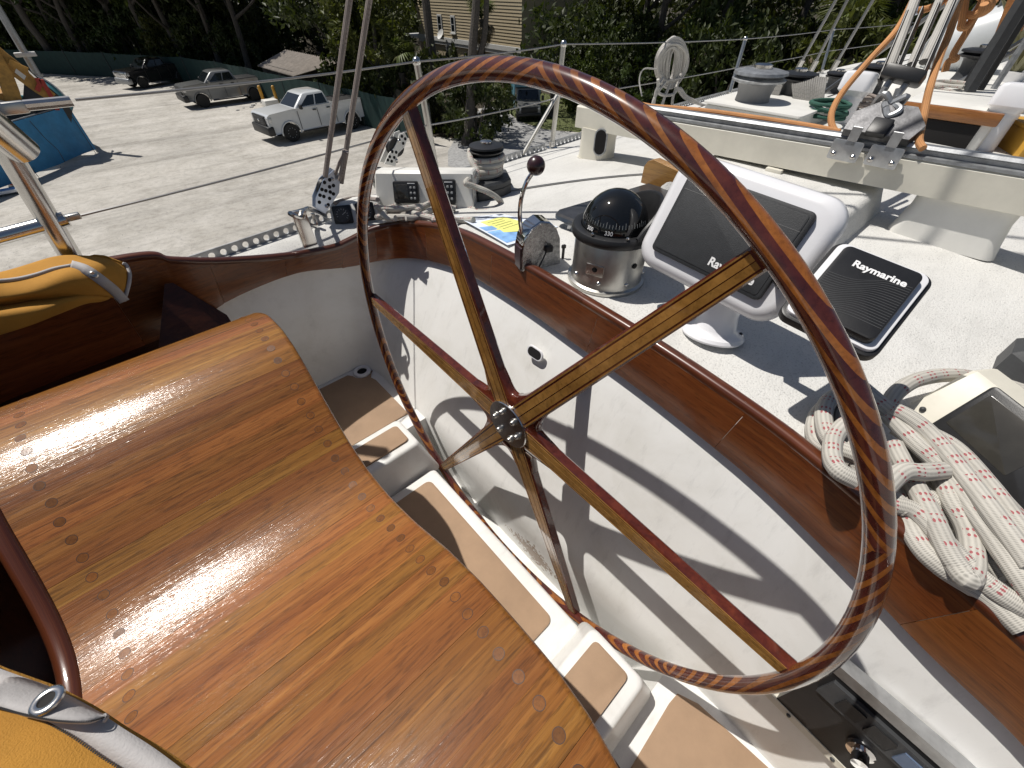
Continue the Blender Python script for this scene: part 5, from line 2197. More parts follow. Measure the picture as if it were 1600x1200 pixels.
# tab
tabp = [H(-60, 1040, .405), H(0, 1072, .407), H(22, 1062, .400), H(50, 1062, .396), H(100, 1080, .394), H(150, 1106, .391), H(182, 1122, .389), H(150, 1130, .398), H(100, 1128, .404), H(50, 1118, .408), H(0, 1104, .410), H(-60, 1090, .412)]
g = G()
cl = [p + Vector((0, 0, .006)) for p in tabp]
n_ = len(cl)
mid = sum(cl, Vector()) / n_
top_row = [cl[0], cl[1], cl[2], cl[3], cl[4], cl[5], cl[6]]
bot_row = [cl[11], cl[10], cl[10].lerp(cl[9], .5), cl[9], cl[8], cl[7], cl[6]]
g.grid([[a.lerp(b, t) + Vector((0, 0, .004 * sin(pi * t))) for a, b in zip(spline(top_row, 3), spline(bot_row, 3))] for t in (0, .25, .5, .75, 1)])
tb_ = g.obj('tab', MT['tape'], c2, angle=80)
tb_.modifiers.new('thickness', 'SOLIDIFY').thickness = .003
gp = H(90, 1098, .404) + Vector((0, 0, .0075))
gm = align(gp, (.12, .16, 1)) @ Matrix.Diagonal((.70, .70, .45, 1))
G().lathe([(.0055, .001), (.0060, .0035), (.0075, .0045), (.0100, .0042), (.0112, .0028), (.0116, 0)], 24, gm, cap=False).obj('grommet', MT['steel'], tb_)
G().lathe([(.0001, .0012), (.0057, .0012)], 20, gm, cap=False).obj('hole', MT['dark'], tb_)
# stitching
def stitch(pts, par, n=60, r_=.0006, mat='dgrey'):
    P_ = spline(pts, 8)
    g = G()
    L_ = [0]
    for a, b in zip(P_, P_[1:]):
        L_.append(L_[-1] + (b - a).length)
    for k in range(n):
        s0, s1 = L_[-1] * k / n, L_[-1] * (k + .6) / n
        pp = []
        for s in (s0, s1):
            for i in range(len(L_) - 1):
                if s <= L_[i + 1]:
                    pp.append(P_[i].lerp(P_[i + 1], (s - L_[i]) / (L_[i + 1] - L_[i] + 1e-9)))
                    break
        if len(pp) == 2:
            rod(g, pp[0], pp[1], r_, 4)
    o = g.obj('stitching', MT[mat], par)
    o['kind'] = 'stuff'
    return o


stitch([p + Vector((-.0085, -.0105, .0122)) for p in e_], c2, 150, .00055)
stitch([p + Vector((0, 0, .0018)) for p in bot_row[1:]], tb_, 60, .00055)
# ---------------------------------------------------------------- yard surfaces
def gp_(u, v, dz=0.0):
    p = D(u, v, GZ)
    return (p.x, p.y, GZ + dz)


sheet('forest_floor', [(-150, 76), (-1.0, 71.5), (9.3, 54.5), (11.6, 42), (12.2, 37), (13.4, 28.2), (14.2, 21.9), (15.4, 19.8), (17.5, 21.5), (20.5, 26), (24.5, 25), (24.5, 19.5), (22, 15), (30, 6), (60, -6), (200, -40), (260, 120), (40, 270), (-200, 200)], GZ + .004, MT['soil'])
sheet('driveway', [gp_(700, 236)[:2], gp_(716, 208)[:2], gp_(742, 178)[:2], gp_(766, 160)[:2], gp_(786, 172)[:2], gp_(815, 192)[:2], gp_(850, 203)[:2], gp_(905, 209)[:2], gp_(960, 225)[:2], gp_(980, 300)[:2], gp_(700, 260)[:2]], GZ + .008, MT['drive'])
vg = [gp_(768, 160)[:2], gp_(785, 148)[:2], gp_(850, 146)[:2], gp_(905, 160)[:2], gp_(930, 190)[:2], gp_(905, 207)[:2], gp_(850, 202)[:2], gp_(815, 191)[:2], gp_(788, 172)[:2]]
sheet('verge', vg, GZ + .012, MT['grass'])
rg = random.Random(8)


def inside(p, poly):
    c = False
    for (x0, y0), (x1, y1) in zip(poly, poly[1:] + poly[:1]):
        if (y0 > p[1]) != (y1 > p[1]) and p[0] < (x1 - x0) * (p[1] - y0) / (y1 - y0) + x0:
            c = not c
    return c


g = G()
xs_, ys_ = [p[0] for p in vg], [p[1] for p in vg]
n_ = 0
while n_ < 5000:
    p = (rg.uniform(min(xs_), max(xs_)), rg.uniform(min(ys_), max(ys_)))
    n_ += 1
    if inside(p, vg):
        a = rg.uniform(0, pi)
        h = rg.uniform(.05, .16)
        w_ = .015
        g.add([(p[0] - cos(a) * w_, p[1] - sin(a) * w_, GZ + .01), (p[0] + cos(a) * w_, p[1] + sin(a) * w_, GZ + .01), (p[0] + rg.uniform(-.06, .06), p[1] + rg.uniform(-.06, .06), GZ + h)], [(0, 1, 2)])
tag(g.obj('grass', MT['grass'], fix=False), kind='stuff')
# loose stones strewn on the yard near the boat
g = G()
for k in range(2600):
    u, v = rg.uniform(-60, 760), rg.uniform(150, 420)
    p = D(u, v, GZ)
    s = rg.uniform(.006, .022)
    a = rg.uniform(0, pi)
    q = [Vector((cos(a + i * 2.09) * s, sin(a + i * 2.09) * s, 0)) for i in range(3)]
    g.add([Vector((p.x, p.y, GZ)) + c_ for c_ in q] + [(p.x, p.y, GZ + s * .7)], [(0, 1, 3), (1, 2, 3), (2, 0, 3)])
tag(g.obj('stones', MT['drive'], fix=False, smooth=False), kind='stuff')


# ---------------------------------------------------------------- pickups
def pickup(paint, label, cab='double', grille='black', wheelc='black', cover=False):
    """local frame: x forward, z up, wheelbase 3.6 centred on the origin"""
    t_ = thing('pickup_truck', label, 'pickup truck')
    P, K = MT[paint], MT['black']

    def arcp(cx, r_, a0, a1, n=10, cz=.42):
        return [(cx + r_ * cos(radians(a0 + (a1 - a0) * i / n)), cz + r_ * sin(radians(a0 + (a1 - a0) * i / n))) for i in range(n + 1)]

    side = [(2.70, .44), (2.82, .60), (2.84, 1.12), (2.80, 1.25), (2.66, 1.33), (1.40, 1.41), (-2.80, 1.42), (-2.86, 1.36), (-2.86, .66), (-2.74, .54)]
    side += [(-2.30, .50)] + arcp(-1.80, .49, 170, 10) + [(-1.30, .44), (1.30, .42)] + arcp(1.80, .49, 170, 10) + [(2.30, .46)]
    g = G()
    L_ = []
    for y, ins in ((-.93, .075), (-.96, .03), (-.972, .0), (.972, .0), (.96, .03), (.93, .075)):
        cx, cz = 0, .85
        yy = y
        L_.append([(x * (1 - ins * .35), yy * (1 if z < 1.1 else 1 - (z - 1.1) * .16), cz + (z - cz) * (1 - ins)) for x, z in side])
    g.stack(L_)
    g.obj('body', P, t_, True, 48)
    # cab
    rb, rt = (-.92, -.72) if cab == 'double' else (-.75, -.55)
    base = [(1.30, .88, 1.385), (1.30, -.88, 1.385), (rb, -.90, 1.40), (rb, .90, 1.40)]
    mid_ = [(.66, .77, 1.93), (.66, -.77, 1.93), (rt, -.78, 1.94), (rt, .78, 1.94)]
    top_ = [(.42, .64, 2.00), (.42, -.64, 2.00), (rt + .12, -.66, 2.01), (rt + .12, .66, 2.01)]
    g = G()
    cabL = []
    for L3 in (base, mid_, top_):
        cx_ = sum(p[0] for p in L3) / 4
        hx2 = (L3[0][0] - L3[2][0]) / 2
        hy2 = (L3[0][1] + L3[3][1]) / 2
        rr2 = .10 if L3 is not top_ else .18
        cabL.append([(cx_ + x * 1.0, y, L3[0][2]) for x, y in rrect(hx2 * 2, hy2 * 2, rr2, 4)])
    low = cabL[1]
    cabL.insert(2, [((a[0] * .45 + b[0] * .55), (a[1] * .45 + b[1] * .55), a[2] * .35 + b[2] * .65) for a, b in zip(cabL[1], cabL[2])])
    g.stack(cabL)
    g.obj('cab', P, t_, True, 55)
    for sx in (1.80, -1.80):
        for sy in (-1, 1):
            g = G()
            an = [radians(-8 + 196 * q / 14) for q in range(15)]
            g.tube([(sx + .50 * cos(a_), sy * .965, .42 + .50 * sin(a_)) for a_ in an], .035, 6)
            g.obj('arch_flare', P if paint == 'carw' else MT['dgrey'] if paint == 'cark' else P, t_, True)
    B = [Vector(p) for p in base]
    Tm = [Vector(p) for p in mid_]

    def pane(q, name, out=.006, mat='carglass', par=t_):
        n = (q[1] - q[0]).cross(q[3] - q[0]).normalized()
        c_ = sum(q, Vector()) / 4
        if n.dot(c_ - Vector((0, 0, 1.5))) < 0:
            n = -n
        g = G()
        g.stack([[p - n * .01 for p in q], [p + n * out for p in q]])
        return g.obj(name, MT[mat], par, True)

    def bil(a, b, c, d_, s, t):
        return a.lerp(b, s).lerp(d_.lerp(c, s), t)
    pane([bil(B[0], B[1], Tm[1], Tm[0], s, t) for s, t in ((.06, .08), (.94, .08), (.92, .93), (.08, .93))], 'windscreen')
    pane([bil(B[2], B[3], Tm[3], Tm[2], s, t) for s, t in ((.08, .12), (.92, .12), (.9, .9), (.1, .9))], 'rear_window')
    for i0, i1 in ((0, 3), (2, 1)):
        fr = i0 == 0
        for a, b in (((.17, .55), (.59, .92)) if fr else ((.45, .83), (.08, .41))):
            q = [bil(B[i0], B[i1], Tm[i1], Tm[i0], s, t) for s, t in ((a, .10), (b, .10), (b, .88), (a, .88))]
            if fr and a < .3:
                q[3] = bil(B[i0], B[i1], Tm[i1], Tm[i0], a + .11, .88)
                q[0] = bil(B[i0], B[i1], Tm[i1], Tm[i0], a - .02, .10)
            if not fr and b > .8:
                q[2] = bil(B[i0], B[i1], Tm[i1], Tm[i0], b - .11, .88)
            pane(q, 'side_window')
    for sy in (-1, 1):
        g = G()
        g.bbox((1.00, sy * 1.05, 1.46), (.13, .22, .20), .03)
        g.obj('mirror', K if paint != 'carg' else P, t_, True)
        for x in (.25, -.55):
            g = G()
            g.bbox((x, sy * .945, 1.24), (.20, .03, .05), .01)
            g.obj('door_handle', K, t_, True)
        for x in (1.20, .10, -.90):
            g = G()
            g.bbox((x, sy * .950, .90), (.016, .03, .80), .002, 1)
            g.obj('door_gap', K, t_, True)
        g = G()
        g.bbox((2.72, sy * .76, 1.10), (.24, .36, .22), .03)
        g.obj('headlight', MT['lamp'], t_, True)
        g = G()
        g.bbox((-2.85, sy * .86, 1.16), (.06, .17, .34), .02)
        g.obj('tail_light', MT['redp'], t_, True)
        g = G()
        g.bbox((.0, sy * .95, .38), (2.3, .10, .07), .02)
        g.obj('side_step', K, t_, True)
    g = G()
    g.bbox((2.83, 0, 1.03), (.12, 1.40, .44), .03)
    gr = g.obj('grille', MT['chrome'] if grille == 'chrome' else K, t_, True)
    for k in range(4):
        G().bbox((2.895, 0, .90 + .09 * k), (.02, 1.14, .035), .004, 1).obj('bar', MT['galv'] if grille == 'chrome' else MT['dgrey'], gr, True)
    G().sphere((2.91, 0, 1.03), .07, 12, 8, (.3, 1.3, 1)).obj('badge', MT['chrome'], gr, True)
    g = G()
    g.bbox((2.80, 0, .62), (.34, 1.98, .42), .07)
    g.obj('front_bumper', K if paint != 'cark' else MT['galv'], t_, True)
    g = G()
    g.bbox((-2.86, 0, .55), (.16, 1.80, .18), .04)
    g.obj('rear_bumper', K, t_, True)
    g = G()
    if cover:
        g.bbox((-1.88, 0, 1.435), (1.84, 1.70, .03), .01)
        g.obj('bed_cover', K, t_, True)
    else:
        g.bbox((-1.88, 0, 1.422), (1.80, 1.60, .012), .004)
        g.obj('bed_shade', MT['dark'], t_, True)  # near-black sheet standing in for the shaded hollow of the open bed
    for sx in (1.80, -1.80):
        for sy in (-1, 1):
            M_ = Matrix.Translation((sx, sy * .86, .42)) @ Matrix.Rotation(-sy * pi / 2, 4, 'X')
            w_ = G().lathe([(.25, -.13), (.38, -.13), (.415, -.10), (.42, 0), (.415, .10), (.38, .13), (.27, .13)], 28, M_).obj('wheel', MT['rubber'], t_, True)
            g = G()
            g.lathe([(.25, .10), (.255, .128), (.23, .12), (.12, .085), (.06, .115), (.0001, .118)], 20, M_, cap=False)
            for k in range(6):
                g.bbox((.145, 0, .108), (.17, .05, .025), .008, 1, M_ @ Matrix.Rotation(k * pi / 3, 4, 'Z'))
            g.obj('rim', MT['dgrey'] if wheelc == 'black' else MT['galv'], w_, True)
            if wheelc == 'studs':
                g = G()
                for k in range(10):
                    g.sphere(M_ @ Vector((cos(k * pi / 5) * .215, sin(k * pi / 5) * .215, .128)), .022, 8, 5)
                o = g.obj('rim_rivets', MT['alu'], w_, True)
                o['kind'] = 'stuff'
    return t_


def park(t_, fw, rw, turn=.30, w=.97):
    f_, r_ = Vector(gp_(*fw)), Vector(gp_(*rw))
    ax = (f_ - r_)
    s = ax.length / 3.6
    a = atan2(ax.y, ax.x)
    side = Vector((sin(a), -cos(a), 0))          # starboard side of the truck
    c_ = (f_ + r_) / 2 + side * (w * s)
    t_.location = (c_.x, c_.y, GZ)
    t_.rotation_euler = (0, 0, a + turn)
    s *= 1.04
    t_.scale = (s, s, s)
    return t_


park(pickup('carw', 'white pickup with black wheels parked nearest on the shell yard', 'ext', 'black', 'studs'), (450, 219), (551, 206))
park(pickup('carg', 'matt grey crew cab pickup parked between the white and the black truck', 'double', 'black', 'black', True), (316, 167), (397, 160))
park(pickup('cark', 'black crew cab pickup with a chrome grille parked farthest under the trees', 'double', 'chrome', 'black', True), (218, 138), (286, 131), .40)

# blue box van facing the boat
vn = thing('box_van', 'old blue box van facing the boat on the grass beyond the wheel', 'van')
g = G()
g.bbox((-2.3, 0, 1.75), (4.2, 2.1, 2.3), .06)
g.obj('box_body', MT['vanb'], vn, True)
g = G()
g.stack([[(-.2, -.98, .55), (-.2, .98, .55), (-.2, 1.0, 1.25), (-.2, .98, 2.0), (-.2, -.98, 2.0), (-.2, -1.0, 1.25)], [(.55, -.95, .55), (.55, .95, .55), (.55, .96, 1.25), (.25, .85, 1.95), (.25, -.85, 1.95), (.55, -.96, 1.25)]])
g.obj('cab', MT['carg'], vn, True)
g = G()
g.stack([[(.54, y, z) for y, z in ((-.92, .5), (.92, .5), (.92, 1.22), (-.92, 1.22))], [(1.62, y, z) for y, z in ((-.86, .5), (.86, .5), (.84, 1.04), (-.84, 1.04))]])
g.obj('bonnet', MT['carg'], vn, True)
g = G()
g.stack([[(.565, -.84, 1.27), (.565, .84, 1.27), (.285, .76, 1.88), (.285, -.76, 1.88)], [(.585, -.84, 1.275), (.585, .84, 1.275), (.305, .76, 1.885), (.305, -.76, 1.885)]])
g.obj('windscreen', MT['carglass'], vn, True)
g = G()
g.bbox((-.02, 0, 2.45), (.9, 2.1, .80), .08)
g.obj('luton', MT['vanb'], vn, True)
fb_ = G().bbox((.44, 0, 2.52), (.03, 1.9, .34), .008).obj('fascia', MT['plate'], vn, True)
text('lettering', 'PM33L6', .36, Matrix.Translation((.459, 0, 2.52)) @ Matrix.Rotation(pi / 2, 4, 'Z') @ Matrix.Rotation(pi / 2, 4, 'X'), MT['ink'], None, .02, .004).parent = fb_
g = G()
g.bbox((1.63, 0, .80), (.06, 1.3, .36), .02)
g.obj('grille', MT['black'], vn, True)
g = G()
g.bbox((1.68, 0, .50), (.16, 1.9, .20), .04)
g.obj('bumper', MT['black'], vn, True)
for sy in (-1, 1):
    G().bbox((1.62, sy * .68, .86), (.06, .28, .18), .02).obj('headlight', MT['lamp'], vn, True)
    G().bbox((.6, sy * 1.12, 1.4), (.08, .2, .3), .02).obj('mirror', MT['black'], vn, True)
    for x in (1.05, -3.0):
        M_ = Matrix.Translation((x, sy * .85, .38)) @ Matrix.Rotation(-sy * pi / 2, 4, 'X')
        G().lathe([(.1, -.12), (.36, -.12), (.38, 0), (.36, .12), (.2, .13), (.0001, .10)], 20, M_, cap=False).obj('wheel', MT['rubber'], vn, True)
vp = Vector(gp_(827, 191))
dv = (Vector((CAM.x + 2.0, CAM.y - 2.5, 0)) - Vector((vp.x, vp.y, 0))).normalized()
vn.rotation_euler = (0, 0, atan2(dv.y, dv.x))
vn.scale = (.80, .80, .80)
vn.location = (vp.x - dv.x * 1.35, vp.y - dv.y * 1.35, GZ)

# ---------------------------------------------------------------- green windscreen fence
fl_ = [(-120, 104), (-40, 109), (20, 113), (60, 115), (120, 118), (180, 121), (240, 126), (300, 130), (352, 139), (400, 151), (452, 167), (510, 181), (570, 197), (625, 212), (677, 227)]
fen = thing('screen_fence', 'long dark green windscreen fence along the back of the yard', 'fence', gp_(400, 151))
FP = [Vector(gp_(*p)) for p in fl_]
FH = 1.85
for i, (a, b) in enumerate(zip(FP, FP[1:])):
    n = 14
    t = (b - a).normalized()
    nn_ = Vector((-t.y, t.x, 0))
    rows = []
    for k in range(n + 1):
        q = a.lerp(b, k / n)
        w_ = .035 * sin(k * 2.1 + i) * (1 if 0 < k < n else 0)
        rows.append([q + nn_ * w_ * (.2 + .8 * h) + Vector((0, 0, .03 + (FH - .08) * h - (.05 * sin(pi * k / n) if h == 1 else 0))) for h in (0, .35, .7, 1)])
    g = G()
    g.grid(rows)
    g.obj('panel', MT['meshgreen'], fen)
for p in FP:
    G().tube([p + Vector((0, -.06, 0)), p + Vector((0, -.06, FH + .05))], .022, 8).obj('post', MT['dgrey'], fen)
# yellow bollards and the block between
for (b, lb) in (((415, 166), 'yellow bollard nearer the grey pickup tailgate'), ((436, 166), 'yellow bollard just behind the white pickup bonnet')):
    p = Vector(gp_(*b))
    g = G()
    g.lathe([(.10, 0), (.10, 1.10), (.085, 1.17), (.05, 1.20), (.0001, 1.21)], 16, Matrix.Translation(p), cap=False)
    tag(g.obj('bollard', MT['yellowp']), lb, 'bollard', 'yellow bollards by the trucks')
p = Vector(gp_(425, 168))
tag(G().bbox(p + Vector((0, 0, .22)), (.9, .8, .5), .04).obj('concrete_block', MT['wpaint']), 'pale weathered concrete block between the yellow bollards', 'block')
tag(G().tube([Vector(gp_(756, 223)), Vector(gp_(756, 223)) + Vector((.02, 0, .85))], .07, 10).obj('wooden_post', MT['bark']), 'short dark wooden post at the drive edge above the rope-wrapped winch', 'post')
tag(G().tube([Vector(gp_(744, 225)), Vector(gp_(744, 225)) + Vector((.02, 0, .5))], .10, 10).obj('stump', MT['bark']), 'stubby dark stump left of the short wooden post', 'stump')
# water barrel-like rubble pile by the bollards
g = G()
for k in range(80):
    a, r_ = rg.uniform(0, 6.28), abs(rg.gauss(0, .9))
    q = Vector(gp_(438, 160)) + Vector((cos(a) * r_ * 1.5, sin(a) * r_ * .7, 0))
    s = rg.uniform(.05, .16)
    g.sphere(q + Vector((0, 0, max(0, .35 - r_ * .25))), s, 5, 3, (1.3, 1, .7))
tag(g.obj('rubble', MT['drive']), 'low heap of broken stones behind the bollards', 'rubble', None, 'stuff')

# ---------------------------------------------------------------- blue screened pen with the digger
A0, A1 = Vector(gp_(-70, 331)), Vector(gp_(152, 238))
pen = thing('blue_screen_fence', 'bright blue windscreen on temporary fence panels at the left edge', 'fence', A1)
t = (A1 - A0).normalized()
nn_ = Vector((t.y, -t.x, 0))
cuts_ = [0, .36, .68, 1]
for i in range(3):
    a, b = A0.lerp(A1, cuts_[i]), A0.lerp(A1, cuts_[i + 1])
    rows = []
    for k in range(17):
        q = a.lerp(b, k / 16)
        rows.append([q + nn_ * (.05 + .022 * sin(k * .9 + i * 2) * (h > .1) * (h < .9)) + Vector((0, 0, .14 + 1.86 * h + .03 * sin(pi * k / 16) * (h == 0))) for h in (0, .2, .4, .6, .8, 1)])
    g = G()
    g.grid(rows)
    g.obj('screen', MT['meshblue'], pen)
for k, s in enumerate((.0, .36, .50, .68, .97, 1.0)):
    q = A0.lerp(A1, s)
    G().tube([q + nn_ * (.09 if k in (2, 4) else -.0), q + nn_ * (.09 if k in (2, 4) else 0) + Vector((0, 0, 2.06))], .012 if k in (2, 4) else .025, 8).obj('post', MT['galv'] if k not in (2, 4) else MT['black'], pen)
G().tube([A0 + Vector((0, 0, 2.03)), A1 + Vector((0, 0, 2.03))], .024, 8).obj('top_rail', MT['galv'], pen)
q = A0.lerp(A1, .68) + nn_ * .11
G().tube([q + Vector((0, 0, 1.9)), q + Vector((.1, 0, 1.2)), q + Vector((.25, 0, .7)), q + Vector((.2, 0, .2))], .012, 6).obj('lashing', MT['black'], pen)
# return side of the pen
B1 = A1 + Vector((-.4, 3.2, 0))
rows = []
for k in range(13):
    q = A1.lerp(B1, k / 12)
    rows.append([q + Vector((.03 * sin(k), 0, .14 + 1.86 * h)) for h in (0, .5, 1)])
g = G()
g.grid(rows)
g.obj('screen', MT['meshblue'], pen)
# small beam with lamps standing over the pen (its shadow falls on the yard)
g = G()
# digger
dg = thing('digger', 'weathered yellow digger arm with a red linkage behind the blue screen', 'digger', Vector(gp_(10, 180)))
yd = (A0.y + A1.y) / 2 + 2.6


def dy(u, v, o=0):
    return DY(u, v, yd + o)


def limb(pts, w, th, name, mat, par):
    """flat box-section arm along points"""
    g = G()
    L_ = []
    P_ = [Vector(p) for p in pts]
    for i, p in enumerate(P_):
        t = (P_[min(i + 1, len(P_) - 1)] - P_[max(i - 1, 0)]).normalized()
        s = Vector((0, 1, 0))
        u_ = t.cross(s).normalized()
        ww = w[i] if isinstance(w, (list, tuple)) else w
        L_.append([p + u_ * ww / 2 + s * th / 2, p + u_ * ww / 2 - s * th / 2, p - u_ * ww / 2 - s * th / 2, p - u_ * ww / 2 + s * th / 2])
    g.stack(L_)
    return g.obj(name, MT[mat], par)


limb([dy(-30, 70), dy(0, 92), dy(30, 112), dy(62, 138), dy(82, 152)], [.9, .75, .62, .5, .4], .34, 'boom', 'yellowd', dg)
limb([dy(-10, 78, -.1), dy(6, 112, -.1), dy(16, 140, -.1), dy(26, 170, -.1), dy(30, 186, -.1)], [.3, .5, .55, .5, .4], .3, 'dipper', 'yellowd', dg)
limb([dy(14, 96, -.3), dy(30, 104, -.3), dy(44, 110, -.3)], .22, .18, 'ram_cylinder', 'yellowd', dg)
g = G()
rod(g, dy(44, 110, -.3), dy(58, 123, -.3), .06, 10)
g.obj('ram_rod', MT['chrome'], dg)
limb([dy(58, 122, -.35), dy(62, 132, -.35), dy(58, 142, -.35)], .16, .12, 'red_link', 'redp', dg)
limb([dy(64, 124, -.35), dy(74, 140, -.35), dy(84, 158, -.35), dy(90, 172, -.35)], .16, .12, 'red_link', 'redp', dg)
limb([dy(26, 160, -.2), dy(36, 172, -.2), dy(44, 190, -.2)], [.6, .8, .7], .7, 'bucket', 'bark', dg)
g = G()
M_ = Matrix.Translation(dy(8, 190, -.4)) @ Matrix.Rotation(pi / 2, 4, 'X')
g.lathe([(.3, -.2), (.75, -.2), (.85, 0), (.75, .2), (.3, .2)], 24, M_)
g.obj('tyre', MT['rubber'], dg)
g = G()
g.bbox(dy(-20, 170, .6), (2.6, 1.6, 1.2), .1)
g.obj('chassis', MT['yellowd'], dg)
# white lettering smear on the boom
G().add([dy(25, 107, -.18), dy(41, 119, -.18), dy(38, 125, -.18), dy(23, 113, -.18)], [(0, 1, 2, 3)]).obj('faded_lettering', MT['trim'], dg)
# tarpaulin shelter behind
sh = thing('tarpaulin_shelter', 'teal and black tarpaulin shelter humped up behind the blue screen', 'shelter', Vector(gp_(60, 190)))
rows = []
for k in range(13):
    f_ = k / 12
    u = 40 + 75 * f_
    v = 118 + 50 * f_ ** 2.0 + 0 * f_
    rows.append([DY(u, v, yd + 1.0), DY(u - 2, v + 6, yd + .0), DY(u - 6, v + 60, yd - .2), DY(u, v + 60, yd + 1.2)])
g = G()
g.grid(rows)
g.obj('tarpaulin', MT['black'], sh)
g = G()
rows2 = [[r_[0] + Vector((0, 0, .02)), r_[0].lerp(r_[1], .5) + Vector((0, 0, .03)), r_[1] + Vector((0, 0, .02))] for r_ in rows]
g.grid(rows2)
g.obj('ridge_band', MT['teal'], sh)
g = G()
g.tube([r_[0] + Vector((.03, 0, .03)) for r_ in rows], .03, 6)
g.obj('piping', MT['wplast'], sh)
for k, (u, mt) in enumerate(((38, 'teal'), (46, 'dgrey'), (54, 'teal'), (62, 'wplast'), (70, 'plate'))):
    g = G()
    rod(g, DY(u, 150 - k * 1.0, yd + .6), DY(u + 14, 195, yd + .6), .16 if k != 3 else .05, 6)
    g.obj('hanging_sheet', MT[mt], sh)
# leaning alloy post with a bracket
pst = thing('alloy_mast', 'grey alloy mast section leaning over the digger with a clamp on it', 'mast', dy(66, 128, 1.5))
g = G()
a, b = dy(64, 126, 1.2), dy(0, 18, 1.2)
g.tube([a, b, b + (b - a) * .8], .14, 8)
g.obj('section', MT['galv'], pst)
g = G()
c_ = a.lerp(b, .40)
g.bbox(c_, (.75, .3, .16), .03)
g.obj('clamp', MT['trim'], pst)
# traffic cone and the trailer beside it
cn = Vector(gp_(25, 291))
t_ = thing('traffic_cone', 'tall faded orange marker on a black base before the blue screen', 'cone', cn)
G().bbox(cn + Vector((0, 0, .04)), (.42, .42, .08), .03).obj('base', MT['rubber'], t_)
G().lathe([(.14, .08), (.055, .98), (.04, 1.0)], 18, Matrix.Translation(cn)).obj('cone', MT['cone'], t_)
G().lathe([(.108, .45), (.085, .65)], 18, Matrix.Translation(cn) @ Matrix.Scale(1.04, 4), cap=False).obj('band', MT['trim'], t_)
tr_ = thing('trailer_board', 'pale blue and white board lying flat beside the marker', 'board', Vector(gp_(15, 303)))
q = Vector(gp_(12, 303))
G().bbox(q + Vector((-.1, 0, .12)), (1.5, .5, .08), .02).obj('board', MT['blueprint'], tr_)
G().bbox(q + Vector((-.1, -.3, .14)), (1.6, .12, .12), .03).obj('edge', MT['wplast'], tr_)

# ---------------------------------------------------------------- house and shed
z1 = GZ + 2.35
ha, hb_ = D(655, 58, z1), D(790, 78, z1)
hs = thing('house', 'beige weatherboard house with white trim seen between the trees', 'house', (ha.x, ha.y, GZ))
ex = (hb_ - ha)
ex.z = 0
LH = ex.length
ex.normalize()
ny = Vector((ex.y, -ex.x, 0))
if ny.dot(CAM - ha) < 0:
    ny = -ny
HM = Matrix((ex, -ny, (0, 0, 1))).transposed().to_4x4()
HM.translation = Vector((ha.x, ha.y, GZ))


def hbx(x0, x1, y0, y1, z0, z1_, name, mat, par=hs):
    g = G()
    g.bbox(((x0 + x1) / 2, (y0 + y1) / 2, (z0 + z1_) / 2), (x1 - x0, y1 - y0, z1_ - z0), .01, 1, HM)
    return g.obj(name, MT[mat], par)


hbx(-.0, LH + 2, .10, 7, 0, 2.3, 'lower_wall', 'siding')
hbx(-.0, LH + 2, .05, 7, 2.35, 9, 'upper_wall', 'siding')
g = G()
for k in range(30):
    z = 2.62 + .20 * k
    g.add([HM @ Vector((x, y, zz)) for x in (-.02, LH + 2) for y, zz in ((.05, z + .2), (.035, z + .2), (.0, z), (.05, z))], [(0, 1, 2, 3), (4, 7, 6, 5), (1, 5, 6, 2), (2, 6, 7, 3)])
o = g.obj('weatherboards', MT['siding'], hs, smooth=False)
o['kind'] = 'stuff'
hbx(-.1, LH + 2.1, -.08, .3, 2.28, 2.60, 'band_board', 'trim')
hbx(-.1, LH + 2.1, -.03, .3, 2.05, 2.27, 'beam', 'trim')


def hx_(u, v, z=None):
    q = ray(u, v)
    d_ = (Vector((ha.x, ha.y, 0)) - Vector((CAM.x, CAM.y, 0))).dot(ny) / Vector((q.x, q.y, 0)).dot(ny)
    p = CAM + q * d_
    l = HM.inverted() @ p
    return l.x, l.z


for (u0, v0, u1, v1) in ((684, 25, 691, 50), (705, 27, 711, 49)):
    x0, zt_ = hx_(u0, v0)
    x1, zb2 = hx_(u1, v1)
    wn_ = hbx(x0 - .12, x1 + .12, -.06, .1, zb2 - .12, zt_ + .12, 'window', 'trim')
    hbx(x0, x1, -.07, .0, zb2, (zb2 + zt_) / 2 - .03, 'pane', 'carglass', wn_)
    hbx(x0, x1, -.07, .0, (zb2 + zt_) / 2 + .03, zt_, 'pane', 'carglass', wn_)
    hbx(x0 - .2, x1 + .2, -.16, .0, zb2 - .22, zb2 - .12, 'sill', 'trim', wn_)
for (u0, v0, u1, v1, mt) in ((697, 71, 704, 90, 'galv'), (705, 73, 713, 92, 'dark'), (725, 82, 730, 96, 'dark')):
    x0, zt_ = hx_(u0, v0)
    x1, zb2 = hx_(u1, v1)
    hbx(x0, x1, -.05, .1, max(zb2, .1), min(zt_, 2.0), 'lower_opening', mt)
x0, z0 = hx_(695, 54)
M_ = HM @ Matrix.Translation((x0, -.4, z0)) @ Matrix.Rotation(1.0, 4, 'X')
G().lathe([(.0001, 0), (.3, .05), (.42, .11)], 18, M_, cap=False).obj('satellite_dish', MT['trim'], hs)
